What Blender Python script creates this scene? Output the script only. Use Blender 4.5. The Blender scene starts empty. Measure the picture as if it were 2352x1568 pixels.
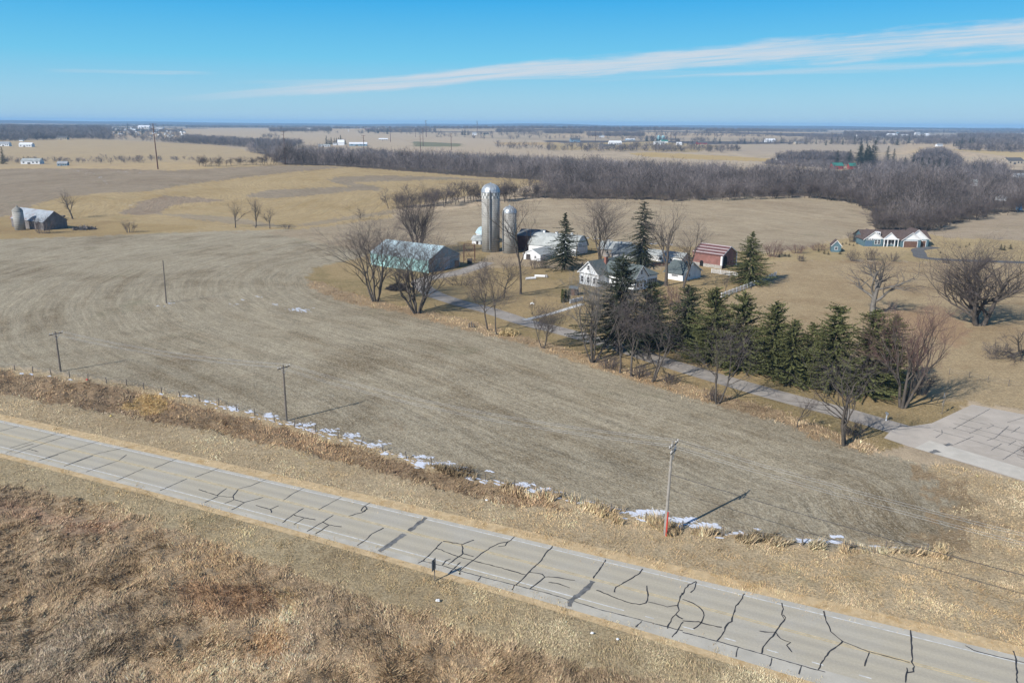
import bpy, bmesh, math, random
import numpy as np
from mathutils import Vector

SC = bpy.context.scene
COL = SC.collection
R = math.radians

# ------------------------------------------------------------------ camera
VW, VH, FPX = 2352., 1568., 1776.      # measuring frame of the photograph
HOR, ROLL, CAMH = 286., 0.0065, 44.
PITCH = math.atan((VH/2-HOR)/FPX)
cam_d = bpy.data.cameras.new("camera"); cam = bpy.data.objects.new("camera", cam_d); COL.objects.link(cam)
cam_d.sensor_width = 36.; cam_d.lens = 36.*FPX/VW
cam_d.clip_start = .5; cam_d.clip_end = 60000.
cam.location = (0, 0, CAMH)
from mathutils import Matrix
cam.rotation_euler = (Matrix.Rotation(math.pi/2-PITCH, 4, 'X') @ Matrix.Rotation(ROLL, 4, 'Z')).to_euler()
SC.camera = cam

# ------------------------------------------------------------------ light
SUN_AZ, SUN_EL = 229., 35.
SC.view_settings.view_transform = 'Standard'
try: SC.view_settings.look = 'None'
except Exception: pass
SC.view_settings.gamma = 1.; SC.view_settings.use_curve_mapping = False
SC.view_settings.exposure = 0.2
SC.render.film_transparent = False
SC.cycles.volume_bounces = 1
SC.cycles.max_bounces = 6; SC.cycles.diffuse_bounces = 2; SC.cycles.glossy_bounces = 2
SC.cycles.transparent_max_bounces = 8
sl = bpy.data.lights.new("sun", 'SUN'); so = bpy.data.objects.new("sun", sl); COL.objects.link(so)
sl.energy = 5.; sl.angle = R(.5); sl.color = (1., .965, .915)
sd = Vector((math.sin(R(SUN_AZ))*math.cos(R(SUN_EL)), math.cos(R(SUN_AZ))*math.cos(R(SUN_EL)), math.sin(R(SUN_EL))))
so.rotation_euler = sd.to_track_quat('Z', 'Y').to_euler()
so.location = (-100, -100, 120)

class NT:
    """small node-tree helper"""
    def __init__(s, tree): s.t = tree
    def n(s, kind, **kw):
        x = s.t.nodes.new(kind)
        for k, v in kw.items(): setattr(x, k, v)
        return x
    def l(s, a, b): s.t.links.new(a, b)
    def put(s, sock, v):
        if isinstance(v, bpy.types.NodeSocket): s.l(v, sock)
        else: sock.default_value = v
    def m(s, op, a, b=None, c=None, clamp=False):
        x = s.n('ShaderNodeMath', operation=op, use_clamp=clamp); s.put(x.inputs[0], a)
        if b is not None: s.put(x.inputs[1], b)
        if c is not None: s.put(x.inputs[2], c)
        return x.outputs[0]
    def mix(s, f, a, b, blend='MIX'):
        x = s.n('ShaderNodeMix', data_type='RGBA', blend_type=blend); s.put(x.inputs[0], f)
        s.put(x.inputs[6], a); s.put(x.inputs[7], b); return x.outputs[2]
    def noise(s, vec, scale, detail=3., rough=.55, dist=0.):
        x = s.n('ShaderNodeTexNoise'); s.put(x.inputs['Vector'], vec)
        x.inputs['Scale'].default_value = scale; x.inputs['Detail'].default_value = detail
        x.inputs['Roughness'].default_value = rough; x.inputs['Distortion'].default_value = dist
        return x.outputs['Fac']
    def ramp(s, f, lo, hi, a=0., b=1.):
        x = s.n('ShaderNodeMapRange', interpolation_type='SMOOTHSTEP'); s.put(x.inputs[0], f)
        x.inputs[1].default_value = lo; x.inputs[2].default_value = hi
        x.inputs[3].default_value = a; x.inputs[4].default_value = b; return x.outputs[0]
    def comb(s, x, y, z):
        c = s.n('ShaderNodeCombineXYZ'); s.put(c.inputs[0], x); s.put(c.inputs[1], y); s.put(c.inputs[2], z); return c.outputs[0]

def lin(c): 
    c = np.asarray(c, float)/255.; return np.where(c <= .04045, c/12.92, ((c+.055)/1.055)**2.4)
def make_world():
    w = bpy.data.worlds.new("World"); SC.world = w; w.use_nodes = True
    t = w.node_tree; t.nodes.clear(); k = NT(t)
    sky = k.n('ShaderNodeTexSky', sky_type='NISHITA', sun_disc=False)
    sky.sun_elevation = R(SUN_EL); sky.sun_rotation = R(SUN_AZ)
    sky.altitude = 300.; sky.air_density = 1.0; sky.dust_density = .25; sky.ozone_density = 2.6
    tc = k.n('ShaderNodeTexCoord'); sx = k.n('ShaderNodeSeparateXYZ'); k.l(tc.outputs['Generated'], sx.inputs[0])
    yy = k.m('MAXIMUM', sx.outputs[1], .02)
    p = k.m('DIVIDE', sx.outputs[0], yy); q = k.m('DIVIDE', sx.outputs[2], yy)
    # clear winter air: pale over the horizon, cyan higher up, the sky model above that
    qq = k.m('DIVIDE', sx.outputs[2], k.m('SQRT', k.m('MAXIMUM', k.m('SUBTRACT', 1., k.m('MULTIPLY', sx.outputs[2], sx.outputs[2])), .001)))
    cr = k.n('ShaderNodeValToRGB'); k.l(k.m('MULTIPLY', qq, 2.5), cr.inputs[0])
    el = cr.color_ramp.elements
    for i, (q_, c_) in enumerate([(0., (168, 203, 222)), (.03, (154, 205, 229)), (.075, (106, 197, 235)), (.143, (46, 171, 233)), (.38, (36, 120, 205))]):
        e = el[i] if i < 2 else el.new(q_*2.5)
        e.position = q_*2.5; e.color = tuple(float(v) for v in lin(c_))+(1,)
    low = k.n('ShaderNodeVectorMath', operation='SCALE'); k.l(cr.outputs[0], low.inputs[0]); low.inputs['Scale'].default_value = 1/.095/1.12
    skyc = k.mix(k.ramp(qq, .25, .8, .92, 0.), sky.outputs[0], low.outputs[0])
    def band(p0, q0, p1, q1, w0, w1, fade, sc, thr, seed, amp):
        sl_ = (q1-q0)/(p1-p0)
        c = k.m('MULTIPLY_ADD', p, sl_, q0-sl_*p0)
        d = k.m('SUBTRACT', q, c)
        u = k.m('MULTIPLY_ADD', k.m('SUBTRACT', p, p0), 1./(p1-p0), 0.)
        wd = k.m('MAXIMUM', k.m('MULTIPLY_ADD', u, w1-w0, w0), .0006)
        dn = k.m('DIVIDE', d, wd)
        wob = k.m('MULTIPLY', k.m('SUBTRACT', k.noise(k.comb(k.m('MULTIPLY', p, 3.), k.m('MULTIPLY', d, 25.), seed), 1.5, 5., .65), .5), 2.2)
        dn2 = k.m('ADD', dn, wob)
        prof = k.m('SUBTRACT', 1., k.ramp(k.m('ABSOLUTE', dn2), .25, 1.0))
        st = k.noise(k.comb(k.m('MULTIPLY', p, 4.), k.m('MULTIPLY', d, sc), seed+3.), 1., 6., .62, .4)
        stm = k.ramp(st, thr-.16, thr+.18, .14, 1.)
        ends = k.m('MULTIPLY', k.ramp(u, 0., fade), k.m('SUBTRACT', 1., k.ramp(u, 1.8, 2.6)))
        return k.m('MULTIPLY', k.m('MULTIPLY', prof, stm), k.m('MULTIPLY', ends, amp))
    # ray slopes measured in the photograph: x/y and z/y of the view direction
    def pq(x, y):
        d = ray(x, y); return d[0]/d[1], d[2]/d[1]
    a0 = pq(300, 234); a1 = pq(2352, 84)
    b = band(*a0, *a1, .005, .0225, .3, 170., .40, 1., 1.1)
    b2 = band(*pq(1250, 192), *pq(2352, 137), .002, .0065, .4, 160., .45, 7., .55)
    b3 = band(*pq(500, 190), *pq(1150, 178), .0035, .004, .4, 160., .55, 13., .75)
    b4 = band(*pq(80, 160), *pq(250, 164), .003, .003, .5, 120., .45, 19., .5)
    tot = k.m('MAXIMUM', k.m('MAXIMUM', b, b2), k.m('MAXIMUM', b3, b4))
    front = k.m('GREATER_THAN', sx.outputs[1], .05)
    tot = k.m('MULTIPLY', k.m('MULTIPLY', tot, front), .82)
    cloud = k.mix(tot, skyc, (6.0, 6.5, 7.1, 1))
    bg = k.n('ShaderNodeBackground'); bg.inputs['Strength'].default_value = .095
    k.l(cloud, bg.inputs['Color']); o = k.n('ShaderNodeOutputWorld'); k.l(bg.outputs[0], o.inputs[0])

# ------------------------------------------------------------------ terrain and measuring
def gauss(x, y, cx, cy, sx, sy): return np.exp(-((x-cx)/sx)**2-((y-cy)/sy)**2)
def sst(a, b, v):
    t = np.clip((v-a)/(b-a), 0, 1); return t*t*(3-2*t)
def terr(x, y):
    x = np.asarray(x, float); y = np.asarray(y, float)
    r = np.hypot(x, y)
    h = 14*gauss(x, y, -190, 640, 300, 140) + 7.5*gauss(x, y, 130, 430, 190, 80)
    h = h - 3*gauss(x, y, -260, 385, 110, 60)
    h = h - 9*sst(560, 800, y+.12*np.abs(x-50))*(1-sst(1050, 1500, y))*sst(-350, 50, x+.0*y)
    far = sst(1100, 1900, r)
    h = h + far*(5 + 4.5*np.sin(x/620+1.3)*np.sin(y/540+.7) + 3*np.sin(x/1300-y/900))
    h = h + sst(1300, 3700, r)*(13+3*np.sin(x/480+.4))
    h = h + sst(3500, 6500, r)*(-4+5*np.sin(x/1500+2)*np.sin(y/1700))
    h = h + sst(7000, 11500, r)*(21 + 11*np.sin(x/1900+.5)+7*np.sin(x/700+2.)+4*np.sin(x/330)) 
    h = h + sst(7500, 11500, r)*14*sst(1500, -5500, x)
    return h
def ray(x, y):
    x = x-VW/2; y = y-VH/2
    c, s = math.cos(ROLL), math.sin(ROLL); x, y = c*x+s*y, -s*x+c*y
    cp, sp = math.cos(PITCH), math.sin(PITCH)
    d = np.array([x, FPX*cp-y*sp, -FPX*sp-y*cp]); return d/np.linalg.norm(d)
_T = np.concatenate([np.arange(20, 1500, 1.), np.arange(1500, 6000, 5.), np.arange(6000, 16000, 20.)])
def P(x, y):
    """point of the ground seen at (x, y) of the photograph"""
    d = ray(x, y); hd = math.hypot(d[0], d[1]); t = _T/hd
    z = CAMH+t*d[2]; g = terr(t*d[0], t*d[1]); k = np.nonzero(z <= g)[0]
    if len(k) == 0: i = len(t)-1; tt = t[i]
    elif k[0] == 0: tt = CAMH/max(-d[2], 1e-6)
    else:
        i = k[0]; a = z[i-1]-g[i-1]; b = g[i]-z[i]; tt = t[i-1]+(t[i]-t[i-1])*a/(a+b+1e-9)
    q = np.array([tt*d[0], tt*d[1], 0.]); q[2] = terr(q[0], q[1]); return q
def htop(b, x, y):
    """height above b of a point straight over b that shows at (x, y)"""
    d = ray(x, y); t = math.hypot(b[0], b[1])/math.hypot(d[0], d[1]); return CAMH+t*d[2]-b[2]
def pxm(b, n=1.):
    """metres that n measuring pixels span at b"""
    dep = b[1]*math.cos(PITCH)+(CAMH-b[2])*math.sin(PITCH); return n*dep/FPX
def PP(l): return [P(*q) for q in l]

make_world()

# ------------------------------------------------------------------ helpers: objects
def tag(o, label=None, cat=None, group=None, kind=None):
    if label: o['label'] = label
    if cat: o['category'] = cat
    if group: o['group'] = group
    if kind: o['kind'] = kind
    return o
def empty(name, loc, label, cat, group=None):
    o = bpy.data.objects.new(name, None); COL.objects.link(o); o.location = tuple(float(v) for v in loc)
    o.empty_display_size = .5
    return tag(o, label, cat, group)
def link(name, me, mats, parent=None):
    o = bpy.data.objects.new(name, me); COL.objects.link(o)
    for m in (mats if isinstance(mats, (list, tuple)) else [mats]): me.materials.append(m)
    if parent is not None: o.parent = parent
    return o
def mesh_np(name, V, F, tint=None):
    """mesh from arrays: F is (n,3) or (n,4)"""
    me = bpy.data.meshes.new(name); V = np.ascontiguousarray(V, np.float32); F = np.ascontiguousarray(F, np.int32)
    n, k = F.shape
    me.vertices.add(len(V)); me.vertices.foreach_set('co', V.ravel())
    me.loops.add(n*k); me.loops.foreach_set('vertex_index', F.ravel())
    me.polygons.add(n); me.polygons.foreach_set('loop_start', np.arange(0, n*k, k, dtype=np.int32))
    try: me.polygons.foreach_set('loop_total', np.full(n, k, np.int32))
    except Exception: pass
    if tint is not None:
        a = me.attributes.new('tint', 'FLOAT', 'POINT'); a.data.foreach_set('value', np.ascontiguousarray(tint, np.float32))
    me.update(calc_edges=True); return me

class MB:
    """collects boxes, bars, tubes; build() links ONE mesh object. Optional frame (o,u,v): local x,y -> world offsets"""
    def __init__(s, u=(1, 0), v=(0, 1)): s.bm = bmesh.new(); s.u = u; s.v = v
    def pt(s, x, y, z): return (s.u[0]*x+s.v[0]*y, s.u[1]*x+s.v[1]*y, z)
    def poly(s, pts):
        vs = [s.bm.verts.new(s.pt(*p)) for p in pts]; s.bm.faces.new(vs)
    def solid(s, a, b):
        """prism between two matching outlines"""
        va = [s.bm.verts.new(s.pt(*p)) for p in a]; vb = [s.bm.verts.new(s.pt(*p)) for p in b]; n = len(va)
        s.bm.faces.new(va); s.bm.faces.new(vb[::-1])
        for i in range(n): s.bm.faces.new((va[i], vb[i], vb[(i+1) % n], va[(i+1) % n]))
    def box(s, x0, x1, y0, y1, z0, z1):
        s.solid([(x0, y0, z0), (x1, y0, z0), (x1, y1, z0), (x0, y1, z0)], [(x0, y0, z1), (x1, y0, z1), (x1, y1, z1), (x0, y1, z1)])
    def tube(s, pts, rad, n=6, cap=True):
        pts = [Vector(s.pt(*p)) for p in pts]; rad = [float(q) for q in (rad if isinstance(rad, (list, tuple)) else [rad]*len(pts))]; rings = []
        for i, p in enumerate(pts):
            d = (pts[min(i+1, len(pts)-1)]-pts[max(i-1, 0)]).normalized()
            a = d.cross(Vector((0, 0, 1)) if abs(d.z) < .9 else Vector((1, 0, 0))).normalized(); b = d.cross(a)
            rings.append([s.bm.verts.new(p+rad[i]*(a*math.cos(2*math.pi*j/n)+b*math.sin(2*math.pi*j/n))) for j in range(n)])
        for r0, r1 in zip(rings, rings[1:]):
            for j in range(n): s.bm.faces.new((r0[j], r0[(j+1) % n], r1[(j+1) % n], r1[j]))
        if cap: s.bm.faces.new(rings[0][::-1]); s.bm.faces.new(rings[-1])
    def lathe(s, prof, n=24, cx=0, cy=0, cap=True):
        rings = [[s.bm.verts.new((cx+r*math.cos(2*math.pi*j/n), cy+r*math.sin(2*math.pi*j/n), z)) for j in range(n)] for r, z in prof]
        for r0, r1 in zip(rings, rings[1:]):
            for j in range(n): s.bm.faces.new((r0[j], r0[(j+1) % n], r1[(j+1) % n], r1[j]))
        if cap: s.bm.faces.new(rings[0][::-1]); s.bm.faces.new(rings[-1])
    def build(s, name, mat, parent=None, smooth=False):
        bmesh.ops.recalc_face_normals(s.bm, faces=s.bm.faces)
        me = bpy.data.meshes.new(name); s.bm.to_mesh(me); s.bm.free()
        if smooth:
            for f in me.polygons: f.use_smooth = True
        return link(name, me, mat, parent)
def dup(root, loc, rz=0., sc=(1, 1, 1), label=None, group=None, cat=None):
    r = root.copy(); COL.objects.link(r); r.location = tuple(float(v) for v in loc); r.rotation_euler = (0, 0, rz); r.scale = sc
    tag(r, label, cat, group)
    for ch in list(root.children):
        c = ch.copy(); COL.objects.link(c); c.parent = r
        for g in list(ch.children):
            d = g.copy(); COL.objects.link(d); d.parent = c
    return r

# ------------------------------------------------------------------ materials
MATS = {}
def mat(name, col, rough=.8, vary=.18, scale=1.5, spec=.3, metal=0., tint=False, bump=0., stripes=None, col2=None):
    """plain procedural material: base colour broken by two noises; stripes=(axis-scale vector, period, depth, colour or None)"""
    if name in MATS: return MATS[name]
    m = bpy.data.materials.new(name); m.use_nodes = True; t = m.node_tree; t.nodes.clear(); k = NT(t)
    bs = k.n('ShaderNodeBsdfPrincipled'); o = k.n('ShaderNodeOutputMaterial'); k.l(bs.outputs[0], o.inputs[0])
    bs.inputs['Roughness'].default_value = rough; bs.inputs['Metallic'].default_value = metal
    bs.inputs['Specular IOR Level'].default_value = spec
    tc = k.n('ShaderNodeTexCoord').outputs['Object']
    c = tuple(col)+(1,)
    n1 = k.noise(tc, scale, 4., .65)
    f = k.ramp(n1, .25, .75, 1-vary, 1+vary)
    base = k.mix(1., c, k.comb(f, f, f), 'MULTIPLY')
    if col2 is not None:
        base = k.mix(k.ramp(k.noise(tc, scale*.45, 5., .7), .5, .66), base, tuple(col2)+(1,))
    if tint:
        a = k.n('ShaderNodeAttribute', attribute_name='tint').outputs['Fac']
        base = k.mix(1., base, k.comb(a, a, a), 'MULTIPLY')
    if stripes:
        (vx, vy, vz), per, dep, sc = stripes
        sp = k.n('ShaderNodeSeparateXYZ'); k.l(tc, sp.inputs[0])
        u = k.m('ADD', k.m('ADD', k.m('MULTIPLY', sp.outputs[0], vx), k.m('MULTIPLY', sp.outputs[1], vy)), k.m('MULTIPLY', sp.outputs[2], vz))
        s_ = k.m('SINE', k.m('MULTIPLY', u, 2*math.pi/per))
        if sc is not None: base = k.mix(k.ramp(s_, .55, .8), base, tuple(sc)+(1,))
        bp = k.n('ShaderNodeBump'); bp.inputs['Strength'].default_value = dep; bp.inputs['Distance'].default_value = .05
        k.l(s_, bp.inputs['Height']); k.l(bp.outputs[0], bs.inputs['Normal'])
    elif bump:
        bp = k.n('ShaderNodeBump'); bp.inputs['Strength'].default_value = bump; bp.inputs['Distance'].default_value = .06
        k.l(k.noise(tc, scale*6, 4., .7), bp.inputs['Height']); k.l(bp.outputs[0], bs.inputs['Normal'])
    k.l(base, bs.inputs['Base Color']); MATS[name] = m; return m
GR = .92     # reflectance seen in the photograph -> base colour
def al(r, g, b): return tuple(float(v)*GR for v in lin((r, g, b)))
M_bark = mat('bark', (.10, .085, .072), .95, .3, 1.2, .1)
M_twig = mat('twig', (.125, .103, .097), .95, .2, .6, .1)
M_twig_red = mat('red_twig', (.185, .115, .10), .95, .2, .6, .1)
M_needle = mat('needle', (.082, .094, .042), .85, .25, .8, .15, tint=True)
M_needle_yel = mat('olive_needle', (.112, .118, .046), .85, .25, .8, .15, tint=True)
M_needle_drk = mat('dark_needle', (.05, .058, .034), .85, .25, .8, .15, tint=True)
M_wood_twig = mat('wood_twig', (.124, .106, .100), .95, .25, .02, .1, tint=True)
M_wood_pole = mat('weathered_pole', (.17, .145, .12), .9, .25, 1.5, .15)
M_rust = mat('rust_steel', (.10, .045, .032), .8, .3, .6, .3)
M_white = mat('white_paint', (.78, .78, .77), .6, .05, .7)
M_glass = mat('window_glass', (.03, .035, .045), .12, .1, 1., .5)
M_darkwood = mat('dark_wood', (.06, .05, .045), .85, .3, 1.)
M_metal = mat('galvanised', (.42, .45, .47), .42, .12, .8, .5, .5)
M_snow = mat('snow', (.62, .65, .71), .6, .06, 2.)
M_concrete = mat('silo_concrete', (.36, .345, .31), .85, .22, .35, .2, stripes=((0, 0, 1), .75, .25, (.27, .26, .235)))
M_stone = mat('field_stone', (.33, .31, .28), .9, .35, 2.5)
M_wire = mat('wire', (.30, .31, .32), .5, .1, 1., .4, .3)
M_wire_d = mat('dark_cable', (.035, .035, .04), .6, .1, 1.)
M_red = mat('red_paint', (.55, .06, .04), .6, .15, 2.)

# ------------------------------------------------------------------ ground
rngN = np.random.default_rng(5)
_waves = [(rngN.normal(size=2), rngN.uniform(0, 6.28)) for _ in range(36)]
def vnoise(x, y, wl):
    """smooth random field of about that wavelength, roughly -1..1"""
    s = 0.
    for (k, ph) in _waves[:18]: s = s+np.sin((k[0]*x+k[1]*y)*(4.2/wl)+ph+1.7*np.sin((k[1]*x-k[0]*y)*(2.1/wl)+ph*3))
    return s/4.2
def inside(px, py, poly):
    poly = np.asarray(poly)[:, :2]; res = np.zeros(px.shape, bool)
    x0, y0 = poly.min(0); x1, y1 = poly.max(0)
    idx = np.nonzero((px >= x0) & (px <= x1) & (py >= y0) & (py <= y1))[0]
    if len(idx) == 0: return res
    qx, qy = px[idx], py[idx]; r = np.zeros(len(idx), bool); j = len(poly)-1
    for i in range(len(poly)):
        xi, yi = poly[i]; xj, yj = poly[j]
        c = ((yi > qy) != (yj > qy)) & (qx < (xj-xi)*(qy-yi)/((yj-yi) if yj != yi else 1e-9)+xi)
        r ^= c; j = i
    res[idx] = r; return res
def dist_line(px, py, line):
    line = np.asarray(line)[:, :2]; d = np.full(px.shape, 1e9)
    for a, b in zip(line, line[1:]):
        ab = b-a; t = np.clip(((px-a[0])*ab[0]+(py-a[1])*ab[1])/(ab@ab+1e-9), 0, 1)
        d = np.minimum(d, np.hypot(px-a[0]-t*ab[0], py-a[1]-t*ab[1]))
    return d

FIELD_UP = [(2270, 1200), (2200, 1120), (2100, 1065), (2020, 1040), (1900, 1008), (1790, 968), (1660, 932), (1500, 887), (1350, 840), (1220, 797), (1100, 764), (1000, 740), (900, 714), (850, 706), (770, 686), (715, 660), (703, 637), (725, 615), (775, 603), (822, 594), (850, 580), (900, 572), (1040, 562), (1075, 553), (1200, 543), (1310, 539), (1440, 556), (1600, 568), (1750, 582)]
FENCE = [(-300, 790), (0, 838), (139, 856), (300, 880), (500, 925), (658, 968), (800, 1005), (1000, 1065), (1200, 1120), (1400, 1170), (1600, 1215), (1800, 1240), (1960, 1252), (2130, 1262)]
FIELD = FENCE+[(2240, 1255)]+FIELD_UP+[(1850, 570), (1985, 530), (2015, 490), (1960, 466), (1850, 452), (1560, 460), (1270, 457), (1110, 470), (905, 499), (690, 527), (520, 530), (250, 541), (0, 550), (-300, 562)]
HILL = [(-300, 545), (-300, 386), (0, 388), (250, 391), (400, 391), (650, 379), (760, 381), (900, 391), (1100, 406), (1255, 415), (1180, 435), (1000, 462), (900, 482), (905, 499), (690, 527), (520, 530), (250, 541), (0, 550)]
WOODS = [(640, 380), (760, 382), (900, 392), (1100, 407), (1260, 418), (1240, 440), (1180, 452), (1270, 456), (1560, 460), (1850, 451), (1960, 466), (2015, 490), (1995, 512), (2010, 528), (2120, 534), (2160, 520), (2250, 498), (2352, 484), (2800, 440), (2800, 394), (2352, 391), (2200, 389), (2090, 382), (2000, 378), (1930, 392), (1850, 404), (1800, 403), (1700, 401), (1500, 390), (1350, 380), (1200, 371), (1000, 363), (860, 357), (700, 352), (560, 349), (640, 366)]
WOODS_FAR = [[(-300, 335), (-300, 295), (0, 292), (120, 291), (250, 288), (420, 297), (420, 318), (560, 328), (700, 333), (640, 346), (500, 334), (330, 325), (180, 319), (60, 323)],
             [(1750, 378), (1765, 373), (1830, 362), (1950, 366), (1960, 380), (1900, 388)],
             [(2095, 382), (2118, 357), (2160, 353), (2190, 368), (2210, 390)]]
BANDS_FAR = [((-400, 420), 289.5, 292.0), ((420, 760), 291.5, 294.5), ((700, 1400), 293.5, 297), ((1380, 1560), 296, 299.0), ((1250, 1340), 304, 308), ((1500, 2352), 296.5, 300), ((1620, 1900), 300.5, 304), ((1940, 2110), 307, 313), ((2200, 2352), 313, 318), ((2100, 2420), 303, 307), ((1350, 1480), 311, 314), ((620, 760), 300, 303), ((840, 1000), 301.5, 303.5), ((1140, 1230), 302, 305)]
DRIVE = [(2240, 1042), (2140, 1008), (2040, 978), (1930, 946), (1800, 912), (1660, 872), (1540, 836), (1430, 800), (1330, 771), (1260, 753), (1200, 738), (1120, 712), (1060, 697), (1000, 677), (968, 657), (968, 645), (1000, 636), (1040, 629), (1085, 616), (1120, 602)]
LOT = [(2233, 929), (2352, 952), (2700, 1020), (2900, 1080), (2900, 1290), (2700, 1215), (2352, 1106), (2230, 1068), (2089, 1026), (2030, 1006), (2050, 985), (2140, 972)]
STRAWS, GRAYS = (176, 153, 112), (152, 138, 116)
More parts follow.
